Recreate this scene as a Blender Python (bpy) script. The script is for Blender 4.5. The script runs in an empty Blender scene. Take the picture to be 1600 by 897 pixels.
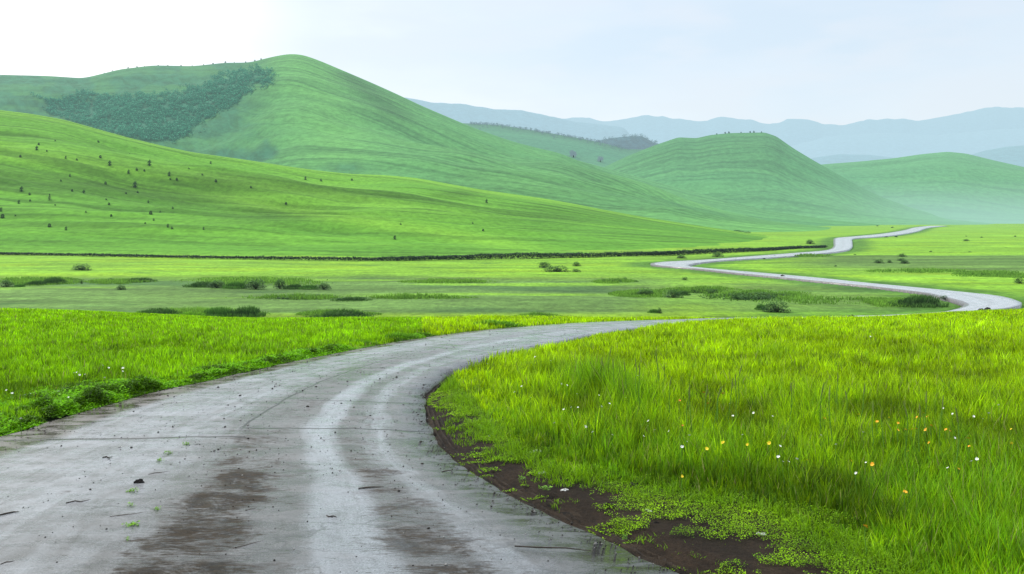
import bpy, math, random
import numpy as np
from mathutils import Vector

random.seed(7)
RNG = np.random.default_rng(11)
scene = bpy.context.scene
COL = scene.collection

# ------------------------------------------------------------------ camera model used to survey the place
F, CX, HOR, HC = 1400.0, 800.0, 338.0, 3.0     # focal length (px of a 1600 wide picture), centre, horizon row, eye height
PLAIN = -5.0

# ------------------------------------------------------------------ small numeric helpers
def sstep(a, b, x):
    t = np.clip((np.asarray(x, float) - a) / (b - a), 0, 1)
    return t * t * (3 - 2 * t)

def _hash(ix, iy, seed):
    n = (ix.astype(np.int64) * 374761393 + iy.astype(np.int64) * 668265263 + seed * 974634777) & 0xFFFFFFFF
    n = ((n ^ (n >> 13)) * 1274126177) & 0xFFFFFFFF
    n = ((n ^ (n >> 16)) * 2246822519) & 0xFFFFFFFF
    return ((n ^ (n >> 15)) & 0xFFFFFF) / float(0xFFFFFF)

def vnoise(x, y, seed=0):
    x = np.asarray(x, float); y = np.asarray(y, float)
    ix = np.floor(x); iy = np.floor(y); fx = x - ix; fy = y - iy
    fx = fx * fx * (3 - 2 * fx); fy = fy * fy * (3 - 2 * fy)
    a = _hash(ix, iy, seed); b = _hash(ix + 1, iy, seed); c = _hash(ix, iy + 1, seed); d = _hash(ix + 1, iy + 1, seed)
    return (a * (1 - fx) + b * fx) * (1 - fy) + (c * (1 - fx) + d * fx) * fy

def fbm(x, y, seed=0, octv=4):
    s = 0; a = 0.5; t = 0
    for o in range(octv):
        s = s + a * vnoise(x * 2 ** o + 17.3 * o, y * 2 ** o - 9.1 * o, seed + o); t += a; a *= 0.5
    return s / t

def inside(px, py, poly):
    poly = np.asarray(poly); r = np.zeros(px.shape, bool); n = len(poly); j = n - 1
    for i in range(n):
        xi, yi = poly[i]; xj, yj = poly[j]
        c = ((yi > py) != (yj > py)) & (px < (xj - xi) * (py - yi) / (yj - yi + 1e-12) + xi)
        r ^= c; j = i
    return r

def dist_poly(x, y, line):
    line = np.asarray(line); d = np.full(x.shape, 1e9)
    for i in range(len(line) - 1):
        a = line[i]; b = line[i + 1]; ab = b - a; L = max(ab @ ab, 1e-9)
        t = np.clip(((x - a[0]) * ab[0] + (y - a[1]) * ab[1]) / L, 0, 1)
        d = np.minimum(d, np.hypot(x - a[0] - t * ab[0], y - a[1] - t * ab[1]))
    return d

def catmull(P, k):
    P = np.asarray(P, float); out = []
    Q = np.vstack([2 * P[0] - P[1], P, 2 * P[-1] - P[-2]])
    for i in range(1, len(Q) - 2):
        p0, p1, p2, p3 = Q[i - 1], Q[i], Q[i + 1], Q[i + 2]
        for t in np.linspace(0, 1, k, endpoint=False):
            out.append(.5 * ((2 * p1) + (-p0 + p2) * t + (2 * p0 - 5 * p1 + 4 * p2 - p3) * t * t + (-p0 + 3 * p1 - 3 * p2 + p3) * t ** 3))
    out.append(P[-1])
    return np.array(out)

# ------------------------------------------------------------------ the lie of the land
def base_z(x, y):
    x = np.asarray(x, float); y = np.asarray(y, float)
    d = 0.002333 * np.maximum(y - 14, 0) ** 2
    side = 0.33 * sstep(-10, -21, x) + 0.36 * sstep(15, 22, x)
    top = -d + side * sstep(15, 34, y)
    k = 1.0
    h = np.clip(.5 + .5 * (top - PLAIN) / k, 0, 1)
    z = PLAIN * (1 - h) + top * h + k * h * (1 - h)
    return np.where(y > 75, PLAIN, z)

YS = np.concatenate([np.arange(2, 70, .02)])
def at(px, py, lift=0.0):
    """point on the foreground rise seen at a pixel"""
    u = (px - CX) / F; s = (HOR - py) / F
    g = HC + s * YS - (base_z(u * YS, YS) + lift)
    i = np.argmax(g <= 0) if (g <= 0).any() else int(np.argmin(np.where(YS > 25, g, 9)))
    return np.array([u * YS[i], YS[i]])

def atp(px, py):
    """point on the plain seen at a pixel"""
    y = (HC - PLAIN) * F / (py - HOR)
    return np.array([(px - CX) / F * y, y])

# ------------------------------------------------------------------ roads: pairs of edge points
P1 = [((-8, -8), (8, -8)), ((-8, 2), (4.6, 2.5)), ((-7.9, 6), (2.6, 5.6)), ((-7.6, 9.5), at(1050, 897))]
for l, r in [((0, 685), (870, 812)), ((70, 664), (760, 757)), ((150, 640), (695, 705)), ((250, 612), (672, 668)), ((330, 595), (660, 632)),
             ((430, 572), (672, 607)), ((530, 552), (705, 582)), ((620, 535), (760, 563)), ((700, 523), (830, 545)), ((780, 514), (905, 529)),
             ((860, 507.5), (980, 516)), ((960, 502.5), (1060, 506)), ((1080, 499.5), (1122, 501))]:
    P1.append((at(*l), at(*r)))
P1 += [((12.0, 43.5), (13.5, 40)), ((14.0, 50), (18.0, 49)), ((15, 58), (19.5, 57)), ((16.5, 68), (21, 65)), ]
P2 = []
for n, s in [((1230, 497.5), (1210, 500.5)), ((1330, 495.5), (1330, 498.5)), ((1408, 493), (1420, 497)), ((1468, 489), (1490, 492)), ((1496, 484), (1535, 487)),
             ((1506, 478.5), (1580, 482)), ((1500, 474), (1596, 476)), ((1482, 469), (1583, 469)), ((1460, 464), (1556, 463)), ((1440, 459), (1515, 458.5)), ((1360, 449), (1440, 451)),
             ((1280, 441), (1360, 443.5)), ((1227, 435.5), (1280, 435.2)), ((1152, 428), (1200, 428)), ((1090, 421), (1140, 423)), ((1040, 417), (1096, 419)), ((1016, 413.5), (1076, 416.3)),
             ((1034, 410), (1088, 412.0)), ((1100, 406.5), (1135, 407.2)), ((1180, 400.5), (1200, 403.3)), ((1245, 395.5), (1262, 398.7)), ((1290, 391.6), (1318, 392.4)),
             ((1302, 386), (1331, 387)), ((1302.5, 378), (1332, 379.5)), ((1306, 372.3), (1334, 373)), ((1335, 369.6), (1362, 371)), ((1380, 365.2), (1403, 367)), ((1412, 360), (1434, 361.5)), ((1428, 355.8), (1452, 355.8)), ((1452, 353), (1480, 353))]:
    P2.append((atp(*n), atp(*s)))
L1 = catmull([p[0] for p in P1], 14); R1 = catmull([p[1] for p in P1], 14)
L2 = catmull([p[0] for p in P2], 12); R2 = catmull([p[1] for p in P2], 12)
ROAD1 = np.vstack([L1, R1[::-1]]); ROAD2 = np.vstack([L2, R2[::-1]])

# zones right of the road
TALL = [(690, 583), (712, 590), (722, 605), (752, 632), (790, 678), (850, 715), (905, 738), (1000, 752), (1080, 768), (1190, 785), (1280, 812), (1350, 842), (1420, 880), (1460, 897)]
TALL = [(x - 4 - 10 * min(1, max(0, (y - 600) / 150)), y + 2 + 6 * min(1, max(0, (y - 600) / 150))) for x, y in TALL]
TALLW = np.array([at(*p) for p in TALL] + [(5.6, 5.5), (9, 2)])
SOIL = [(664, 605), (690, 610), (700, 650), (735, 690), (780, 722), (860, 762), (940, 800), (1040, 835), (1150, 880), (1190, 897)]
SOILW = np.array([at(*p) for p in SOIL] + [(3.6, 5.5), (6, 2)])
VERGE_POLY = np.vstack([R1[28:100], TALLW[::-1][0:0]]) if False else None

# ------------------------------------------------------------------ mesh helpers
def mesh_obj(name, verts, faces, mat=None, parent=None, smooth=True, mats=None, midx=None):
    me = bpy.data.meshes.new(name)
    me.from_pydata([tuple(v) for v in verts], [], [tuple(f) for f in faces])
    if mats:
        for m in mats: me.materials.append(m)
        me.polygons.foreach_set('material_index', midx)
    elif mat: me.materials.append(mat)
    me.polygons.foreach_set('use_smooth', [smooth] * len(me.polygons))
    me.update()
    o = bpy.data.objects.new(name, me); COL.objects.link(o)
    if parent: o.parent = parent
    return o

def np_mesh(name, V, loops, starts, totals, mat, col=None, smooth=False, uv=None):
    me = bpy.data.meshes.new(name)
    me.vertices.add(len(V)); me.vertices.foreach_set('co', np.ascontiguousarray(V, np.float32).ravel())
    me.loops.add(len(loops)); me.loops.foreach_set('vertex_index', np.ascontiguousarray(loops, np.int32))
    me.polygons.add(len(starts)); me.polygons.foreach_set('loop_start', np.ascontiguousarray(starts, np.int32))
    try: me.polygons.foreach_set('loop_total', np.ascontiguousarray(totals, np.int32))
    except Exception: pass
    me.materials.append(mat)
    if smooth: me.polygons.foreach_set('use_smooth', np.ones(len(starts), bool))
    me.update(calc_edges=True)
    if col is not None:
        c = np.ones((len(V), 4), np.float32); c[:, :col.shape[1]] = col
        a = me.color_attributes.new('Col', 'FLOAT_COLOR', 'POINT'); a.data.foreach_set('color', c.ravel())
    if uv is not None:
        l = me.uv_layers.new(name='UVMap'); l.data.foreach_set('uv', np.ascontiguousarray(uv[loops], np.float32).ravel())
    return me

def link(name, me, parent=None):
    o = bpy.data.objects.new(name, me); COL.objects.link(o)
    if parent: o.parent = parent
    return o

def grid_mesh(name, V, nr, nc, mat, col=None, uv=None):
    i = np.arange(nr * nc).reshape(nr, nc)
    q = np.stack([i[:-1, :-1], i[:-1, 1:], i[1:, 1:], i[1:, :-1]], -1).reshape(-1)
    n = (nr - 1) * (nc - 1)
    return np_mesh(name, V, q, np.arange(n) * 4, np.full(n, 4), mat, col, True, uv)

def tag(o, label=None, cat=None, group=None, kind=None):
    if label: o['label'] = label
    if cat: o['category'] = cat
    if group: o['group'] = group
    if kind: o['kind'] = kind
    return o

def empty(name, loc, rz=0):
    o = bpy.data.objects.new(name, None); COL.objects.link(o); o.location = loc; o.rotation_euler = (0, 0, rz)
    o.empty_display_size = .1
    return o

# ------------------------------------------------------------------ node helpers
class NT:
    def __init__(s, name):
        s.m = bpy.data.materials.new(name); s.m.use_nodes = True; s.t = s.m.node_tree; s.t.nodes.clear()
        s.out = s.t.nodes.new('ShaderNodeOutputMaterial')
    def n(s, typ, **kw):
        nd = s.t.nodes.new(typ)
        for k, v in kw.items():
            if k == 'ins':
                for a, b in v.items(): s.set(nd, a, b)
            else: setattr(nd, k, v)
        return nd
    def set(s, nd, k, v):
        sock = nd.inputs[k]
        if isinstance(v, bpy.types.NodeSocket): s.t.links.new(v, sock)
        elif isinstance(v, (tuple, list)) and len(v) == 3 and sock.type == 'RGBA': sock.default_value = (*v, 1)
        else: sock.default_value = v
    def math(s, op, a, b=0.0, c=0.0, clamp=False):
        nd = s.n('ShaderNodeMath', operation=op, use_clamp=clamp); s.set(nd, 0, a); s.set(nd, 1, b); s.set(nd, 2, c); return nd.outputs[0]
    def mix(s, f, a, b, mode='MIX'):
        nd = s.n('ShaderNodeMix', data_type='RGBA', blend_type=mode)
        s.set(nd, 0, f); s.set(nd, 6, a if not isinstance(a, tuple) else (*a, 1)); s.set(nd, 7, b if not isinstance(b, tuple) else (*b, 1)); return nd.outputs[2]
    def ramp(s, x, lo, hi, a=0.0, b=1.0):
        nd = s.n('ShaderNodeMapRange', interpolation_type='SMOOTHSTEP'); s.set(nd, 0, x); s.set(nd, 1, lo); s.set(nd, 2, hi); s.set(nd, 3, a); s.set(nd, 4, b); return nd.outputs[0]
    def noise(s, vec, scale, detail=4, rough=.55, dist=0.0):
        nd = s.n('ShaderNodeTexNoise'); s.set(nd, 'Vector', vec); s.set(nd, 'Scale', scale); s.set(nd, 'Detail', detail); s.set(nd, 'Roughness', rough); s.set(nd, 'Distortion', dist); return nd.outputs[0]
    def mapv(s, vec, sc=(1, 1, 1), rot=(0, 0, 0)):
        nd = s.n('ShaderNodeMapping'); s.set(nd, 'Vector', vec); nd.inputs['Scale'].default_value = sc; nd.inputs['Rotation'].default_value = rot; return nd.outputs[0]
    def pos(s): return s.n('ShaderNodeNewGeometry').outputs['Position']
    def uv(s): return s.n('ShaderNodeUVMap').outputs[0]
    def attr(s, nm='Col'): return s.n('ShaderNodeAttribute', attribute_name=nm).outputs['Color']
    def bump(s, h, strength=.3, dist=.1):
        nd = s.n('ShaderNodeBump'); s.set(nd, 'Height', h); s.set(nd, 'Strength', strength); s.set(nd, 'Distance', dist); return nd.outputs[0]
    def bsdf(s, col, rough=.8, spec=.2, normal=None):
        nd = s.n('ShaderNodeBsdfPrincipled'); s.set(nd, 'Base Color', col); s.set(nd, 'Roughness', rough); s.set(nd, 'Specular IOR Level', spec)
        if normal is not None: s.set(nd, 'Normal', normal)
        return nd.outputs[0]
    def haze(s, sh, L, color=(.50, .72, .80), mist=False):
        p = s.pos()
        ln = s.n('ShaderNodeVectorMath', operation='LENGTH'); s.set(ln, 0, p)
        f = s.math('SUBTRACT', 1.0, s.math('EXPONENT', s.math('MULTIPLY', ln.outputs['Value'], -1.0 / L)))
        if mist:                               # mist painted as surface glow at the foot of the far hills
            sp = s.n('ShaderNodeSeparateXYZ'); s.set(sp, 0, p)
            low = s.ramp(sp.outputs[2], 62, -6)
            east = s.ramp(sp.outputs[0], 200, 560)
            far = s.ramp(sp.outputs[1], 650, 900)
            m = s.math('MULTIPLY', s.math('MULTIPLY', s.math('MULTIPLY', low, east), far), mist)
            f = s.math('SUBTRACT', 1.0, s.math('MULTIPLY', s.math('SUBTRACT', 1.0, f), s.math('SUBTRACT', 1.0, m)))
        e = s.n('ShaderNodeEmission'); s.set(e, 'Color', color); s.set(e, 'Strength', 1.0)  # pale glow on the surface stands in for distance haze
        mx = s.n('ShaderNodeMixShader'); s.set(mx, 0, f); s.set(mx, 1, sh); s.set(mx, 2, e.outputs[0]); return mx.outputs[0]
    def done(s, sh):
        s.t.links.new(sh, s.out.inputs[0]); return s.m

def leaf_mat(name, trans=.45, rough=.55, spec=.25, hz=None, hc=(.50, .72, .80)):
    n = NT(name); c = n.attr()
    b = n.bsdf(c, rough, spec)
    t = n.n('ShaderNodeBsdfTranslucent'); n.set(t, 0, c)
    mx = n.n('ShaderNodeMixShader'); n.set(mx, 0, trans); n.set(mx, 1, b); n.set(mx, 2, t.outputs[0])
    sh = mx.outputs[0]
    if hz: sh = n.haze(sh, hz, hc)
    return n.done(sh)

def plain_mat(name, col, rough=.8, spec=.2, var=.35, scale=30):
    n = NT(name); v = n.noise(n.n('ShaderNodeTexCoord').outputs['Object'], scale, 5)
    c = n.mix(n.ramp(v, .3, .7), tuple(x * (1 - var) for x in col), tuple(min(1, x * (1 + var)) for x in col))
    return n.done(n.bsdf(c, rough, spec, n.bump(v, .4, .02)))

# ------------------------------------------------------------------ materials of the setting
def ground_mat():
    n = NT('meadow_ground'); p = n.pos(); c = n.attr()
    n1 = n.noise(p, .9, 6, .6); n2 = n.noise(n.mapv(p, (.25, .05, 1)), .6, 5, .6); n3 = n.noise(p, 14, 5, .65)
    n4 = n.noise(n.mapv(p, (.05, .22, 1)), 1.0, 6, .62)
    n5 = n.noise(n.mapv(p, (.012, .10, 1)), 1.0, 5, .6)
    k = n.math('MULTIPLY', n.ramp(n1, .25, .75, .72, 1.22), n.ramp(n3, .2, .8, .65, 1.3))
    n6 = n.noise(n.mapv(p, (1, .35, 1)), 2.2, 4, .7); n7 = n.noise(p, 45, 3, .7)
    k = n.math('MULTIPLY', k, n.math('MULTIPLY', n.ramp(n6, .3, .7, .80, 1.2), n.ramp(n7, .3, .7, .75, 1.25)))
    k = n.math('MULTIPLY', n.math('MULTIPLY', k, n.ramp(n4, .3, .7, .74, 1.2)), n.ramp(n5, .3, .7, .78, 1.2))
    cc = n.mix(1.0, c, n.n('ShaderNodeCombineColor', ins={0: k, 1: k, 2: k}).outputs[0], 'MULTIPLY')
    sp = n.n('ShaderNodeSeparateXYZ'); n.set(sp, 0, p)
    da = n.noise(n.mapv(p, (.06, .30, 1)), 1.0, 7, .72, .4); db = n.noise(n.mapv(p, (.02, .05, 1)), 1.0, 3)
    ds = n.math('MULTIPLY', n.math('MULTIPLY', n.ramp(da, .56, .64, 0, .75), n.ramp(db, .42, .58, .1, 1)), n.ramp(sp.outputs[1], 58, 70))
    cc = n.mix(ds, cc, (.030, .085, .014))
    h = n.math('ADD', n.math('MULTIPLY', n1, .5), n3)
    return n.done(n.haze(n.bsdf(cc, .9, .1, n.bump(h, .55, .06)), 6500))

def road_mat(name, far=False):
    n = NT(name); p = n.pos(); uv = n.uv()
    su = n.n('ShaderNodeSeparateXYZ'); n.set(su, 0, uv); u = su.outputs[0]
    sp = n.n('ShaderNodeSeparateXYZ'); n.set(sp, 0, p); Y = sp.outputs[1]
    big = n.noise(n.mapv(p, (.5, .35, 1)), 1.0, 5, .6, .4)
    mid = n.noise(n.mapv(p, (1, 2.6, 1)), 1.5, 8, .72, .5)
    fine = n.noise(p, 55, 4, .7); grit = n.noise(p, 190, 2, .6)
    fleck = n.noise(n.mapv(p, (2.2, 10, 1)), 3.0, 5, .72, .3)
    uw = n.math('ADD', u, n.math('MULTIPLY', n.math('SUBTRACT', big, .5), .05))
    def band(c, w): return n.ramp(n.math('ABSOLUTE', n.math('SUBTRACT', uw, c)), w, w * .25)
    asph = n.mix(n.ramp(mid, .3, .7), (.046, .044, .042), (.124, .122, .119))
    grain = n.noise(n.mapv(uv, (30, .45, 1)), 1.0, 6, .7, .5)
    blot = n.noise(n.mapv(p, (.9, 1.5, 1)), 1.1, 9, .74, .8)
    # paler wheel tracks and left lane, wet sheen painted into the colour, much broken up
    t1 = n.math('MAXIMUM', n.math('MULTIPLY', band(.685, .075), .85), n.math('MULTIPLY', n.ramp(uw, .55, .34), .62))
    t1 = n.math('MAXIMUM', t1, n.math('MULTIPLY', band(.83, .06), .55))
    t1 = n.math('MAXIMUM', t1, n.math('MULTIPLY', n.ramp(Y, 14, 24), .62))  # paler with distance: sky reflection painted in
    brk = n.math('ADD', n.math('MULTIPLY', n.math('SUBTRACT', blot, .5), 2.0), n.math('MULTIPLY', n.math('SUBTRACT', grain, .5), 1.5))
    pale = n.ramp(n.math('ADD', t1, brk), .05, 1.15)
    col = n.mix(pale, asph, (.205, .215, .228))
    # mud lying between the tracks
    near = n.ramp(Y, 14, 9.0)
    lo = n.math('ADD', n.math('MULTIPLY', blot, .65), n.math('MULTIPLY', fleck, .35))
    mud = n.ramp(n.math('ADD', n.math('MULTIPLY', n.math('MULTIPLY', band(.525, .095), near), .17), lo), .54, .70, 0, .92)
    mud2 = n.ramp(n.math('ADD', n.math('MULTIPLY', band(.775, .10), n.ramp(Y, 15, 9, .03, .12)), lo), .555, .69, 0, .8)
    mud3 = n.ramp(n.math('ADD', n.math('MULTIPLY', band(.56, .12), .10), lo), .58, .70, 0, .5)
    md = n.math('MAXIMUM', mud, n.math('MAXIMUM', mud2, mud3))
    mossy = n.mix(n.ramp(blot, .5, .62), (.0, .0, .0), (.016, .018, .002))
    if far: md = n.math('MULTIPLY', md, .5); col = n.mix(n.ramp(blot, .35, .65, .45, .85), col, (.34, .34, .35)); col = n.mix(n.math('MULTIPLY', band(.5, .06), .25), col, (.12, .115, .11))  # far road whitened: grazing sky reflection painted into the colour
    col = n.mix(md, col, n.mix(n.ramp(fleck, .4, .6), (.007, .0048, .0028), (.038, .0255, .0135)))
    # soil washed over the margins
    edge = n.math('MAXIMUM', n.ramp(uw, .125, .085), n.ramp(uw, .985, 1.02))
    col = n.mix(n.math('MULTIPLY', edge, .85), col, n.mix(n.ramp(fleck, .35, .65), (.035, .027, .021), (.085, .068, .055)))
    # seams and cracks
    wob = n.math('MULTIPLY', n.math('SUBTRACT', n.noise(p, 1.1, 4), .5), .22)
    yw = n.math('ADD', Y, wob)
    def line(x, c, w): return n.ramp(n.math('ABSOLUTE', n.math('SUBTRACT', x, c)), w, w * .3)
    j1 = n.math('MULTIPLY', line(yw, 11.93, .05), n.ramp(u, .53, .5))
    j2 = n.math('MULTIPLY', line(yw, 12.46, .04), n.math('MULTIPLY', n.ramp(u, .47, .5), n.ramp(u, 1.0, .96)))
    j3 = n.math('MULTIPLY', line(n.math('ADD', u, n.math('MULTIPLY', wob, .06)), .487, .006), n.ramp(Y, 12.2, 12.6))
    j4 = n.math('MULTIPLY', line(yw, 14.3, .05), n.math('MULTIPLY', n.ramp(u, .50, .56), .6))
    jj = n.math('MAXIMUM', n.math('MAXIMUM', j1, j2), n.math('MAXIMUM', j3, j4))
    vor = n.n('ShaderNodeTexVoronoi', feature='DISTANCE_TO_EDGE'); wv = n.n('ShaderNodeVectorMath', operation='ADD'); n.set(wv, 0, n.mapv(p, (.55, 1.3, 1)))
    wn = n.n('ShaderNodeTexNoise'); n.set(wn, 'Vector', p); n.set(wn, 'Scale', 2.5); n.set(wn, 'Detail', 5)
    ws = n.n('ShaderNodeVectorMath', operation='SCALE'); n.set(ws, 0, wn.outputs['Color']); ws.inputs['Scale'].default_value = .55; n.set(wv, 1, ws.outputs[0])
    n.set(vor, 'Vector', wv.outputs[0]); n.set(vor, 'Scale', .8)
    ck = n.math('MULTIPLY', n.ramp(vor.outputs['Distance'], .018, .004), n.ramp(big, .48, .58, 0, .4))
    flk = n.ramp(fleck, .61, .67, 0, .8)
    dark = n.math('MAXIMUM', jj, n.math('MAXIMUM', ck, flk), clamp=True)
    if not far: dn = n.ramp(Y, 12, 6.8, 1.0, .70); col = n.mix(1.0, col, n.n('ShaderNodeCombineColor', ins={0: dn, 1: dn, 2: dn}).outputs[0], 'MULTIPLY')  # darker towards the near end: weaker sky reflection painted in
    if not far: col = n.mix(dark, col, (.008, .007, .006))
    g = n.ramp(fine, .25, .75, .62, 1.38); g2 = n.ramp(grit, .25, .75, .7, 1.3); g = n.math('MULTIPLY', g, g2)
    col = n.mix(1.0, col, n.n('ShaderNodeCombineColor', ins={0: g, 1: g, 2: g}).outputs[0], 'MULTIPLY')
    vg = n.n('ShaderNodeTexVoronoi'); n.set(vg, 'Vector', p); n.set(vg, 'Scale', 75.0)
    pit = n.ramp(vg.outputs['Distance'], .18, .42)
    pk = n.math('ADD', .82, n.math('MULTIPLY', pit, .22)); col = n.mix(1.0, col, n.n('ShaderNodeCombineColor', ins={0: pk, 1: pk, 2: pk}).outputs[0], 'MULTIPLY')
    rough = n.math('ADD', n.ramp(mid, .35, .65, .12, .50), n.math('MULTIPLY', md, .30))
    if not far: rough = n.math('SUBTRACT', rough, n.math('MULTIPLY', n.ramp(big, .45, .62), .12))
    hh = n.math('ADD', n.math('ADD', n.math('MULTIPLY', pit, .12), n.math('MULTIPLY', fine, .4)), n.math('ADD', n.math('MULTIPLY', mid, .9), n.math('MULTIPLY', dark, -.5)))
    spec = n.math('MULTIPLY', n.math('ADD', .34, n.math('MULTIPLY', pale, .3)), n.math('SUBTRACT', 1.0, n.math('MULTIPLY', md, .92)))
    sh = n.bsdf(col, rough, spec, n.bump(hh, .26, .025))
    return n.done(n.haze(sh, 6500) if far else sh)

def hill_mat(name, dark, light, crest, L, streak=(.02, 1.0), lines=.5, scale=1.0, lf=(.006, .13), mist=0.0, forest=None, hazecol=(.47, .76, .70), fine=1.0):
    n = NT(name); uv = n.uv(); p = n.pos(); a = n.attr()
    sa = n.n('ShaderNodeSeparateColor'); n.set(sa, 0, a)          # r: forest, g: painted crest light, b: painted hollow shade
    st = n.noise(n.mapv(uv, (streak[0], streak[1], 1)), .11 * scale, 6, .6, .6)
    st2 = n.noise(n.mapv(uv, (lf[0], lf[1], 1)), 1.0, 3, .55, .5)
    st3 = n.noise(n.mapv(uv, (lf[0] * .35, lf[1] * .30, 1)), 1.0, 3, .5, .4)
    bg = n.noise(n.mapv(uv, (.5, 1, 1)), .012 * scale, 5, .55)
    fn = n.noise(p, .5 * fine, 5, .7)
    f = n.math('ADD', n.math('MULTIPLY', n.ramp(st, .3, .7), .45), n.math('MULTIPLY', n.ramp(bg, .3, .7), .55))
    c = n.mix(f, dark, light)
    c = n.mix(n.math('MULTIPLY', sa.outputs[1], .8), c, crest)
    ln = n.math('MULTIPLY', n.ramp(st2, .47, .63, 0, lines), n.ramp(bg, .3, .6, .35, 1))
    c = n.mix(ln, c, tuple(x * .42 for x in dark))
    c = n.mix(n.ramp(st3, .5, .68, 0, lines * .8), c, tuple(x * .55 for x in dark))
    k = n.ramp(fn, .25, .75, .72, 1.26)
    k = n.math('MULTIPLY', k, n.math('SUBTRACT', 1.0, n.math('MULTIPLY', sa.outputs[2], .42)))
    c = n.mix(1.0, c, n.n('ShaderNodeCombineColor', ins={0: k, 1: k, 2: k}).outputs[0], 'MULTIPLY')
    if forest:
        ft = n.noise(n.mapv(uv, (.10, .030, 1), (0, 0, .5)), 1.0, 6, .68, .6)
        c = n.mix(sa.outputs[0], c, n.mix(n.ramp(ft, .34, .64), tuple(x * .60 for x in forest), tuple(x * 1.35 for x in forest)))
    h = n.math('ADD', n.math('MULTIPLY', st2, 1.0), n.math('MULTIPLY', fn, .5))
    sh = n.bsdf(c, .9, .05, n.bump(h, .45, 1.0 / scale))
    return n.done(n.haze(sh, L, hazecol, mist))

# ------------------------------------------------------------------ ground sheet
def colours_ground(x, y, z):
    """linear colours of the ground by zone"""
    yy = np.maximum(y, 1.0); px = CX + F * x / yy; py = HOR + F * (HC - z) / yy
    n1 = fbm(x / 9, y / 9, 3); n2 = fbm(x / 30, y / 60, 5); n3 = fbm(x / 3.2, y / 3.2, 8); n4 = fbm(x / 14, y / 5, 21)
    def C(r, g, b): return np.array([r, g, b])
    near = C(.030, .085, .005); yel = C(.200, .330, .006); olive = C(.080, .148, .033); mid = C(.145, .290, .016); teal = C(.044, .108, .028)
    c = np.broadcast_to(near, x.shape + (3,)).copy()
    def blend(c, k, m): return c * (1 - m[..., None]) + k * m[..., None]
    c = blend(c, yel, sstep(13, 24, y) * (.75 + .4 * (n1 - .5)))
    pl = sstep(50, 60, y)
    w = (n2 - .5) * 26 + (n1 - .5) * 10
    c = blend(c, mid, pl)
    c = blend(c, yel * .9, pl * sstep(.50, .68, n4) * .55)
    # the duller, darker middle of the plain
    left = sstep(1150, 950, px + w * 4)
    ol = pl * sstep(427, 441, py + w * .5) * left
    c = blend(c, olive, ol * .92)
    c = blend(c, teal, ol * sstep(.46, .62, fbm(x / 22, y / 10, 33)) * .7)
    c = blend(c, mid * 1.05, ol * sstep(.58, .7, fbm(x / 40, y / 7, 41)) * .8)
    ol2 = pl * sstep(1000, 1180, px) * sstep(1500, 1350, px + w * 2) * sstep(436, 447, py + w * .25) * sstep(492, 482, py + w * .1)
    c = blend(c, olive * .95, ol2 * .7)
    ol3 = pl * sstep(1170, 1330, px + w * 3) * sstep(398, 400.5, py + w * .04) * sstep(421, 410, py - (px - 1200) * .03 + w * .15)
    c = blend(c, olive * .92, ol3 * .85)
    c = blend(c, yel * .95, pl * sstep(486, 493, py) * .7)
    return c, n3

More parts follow.
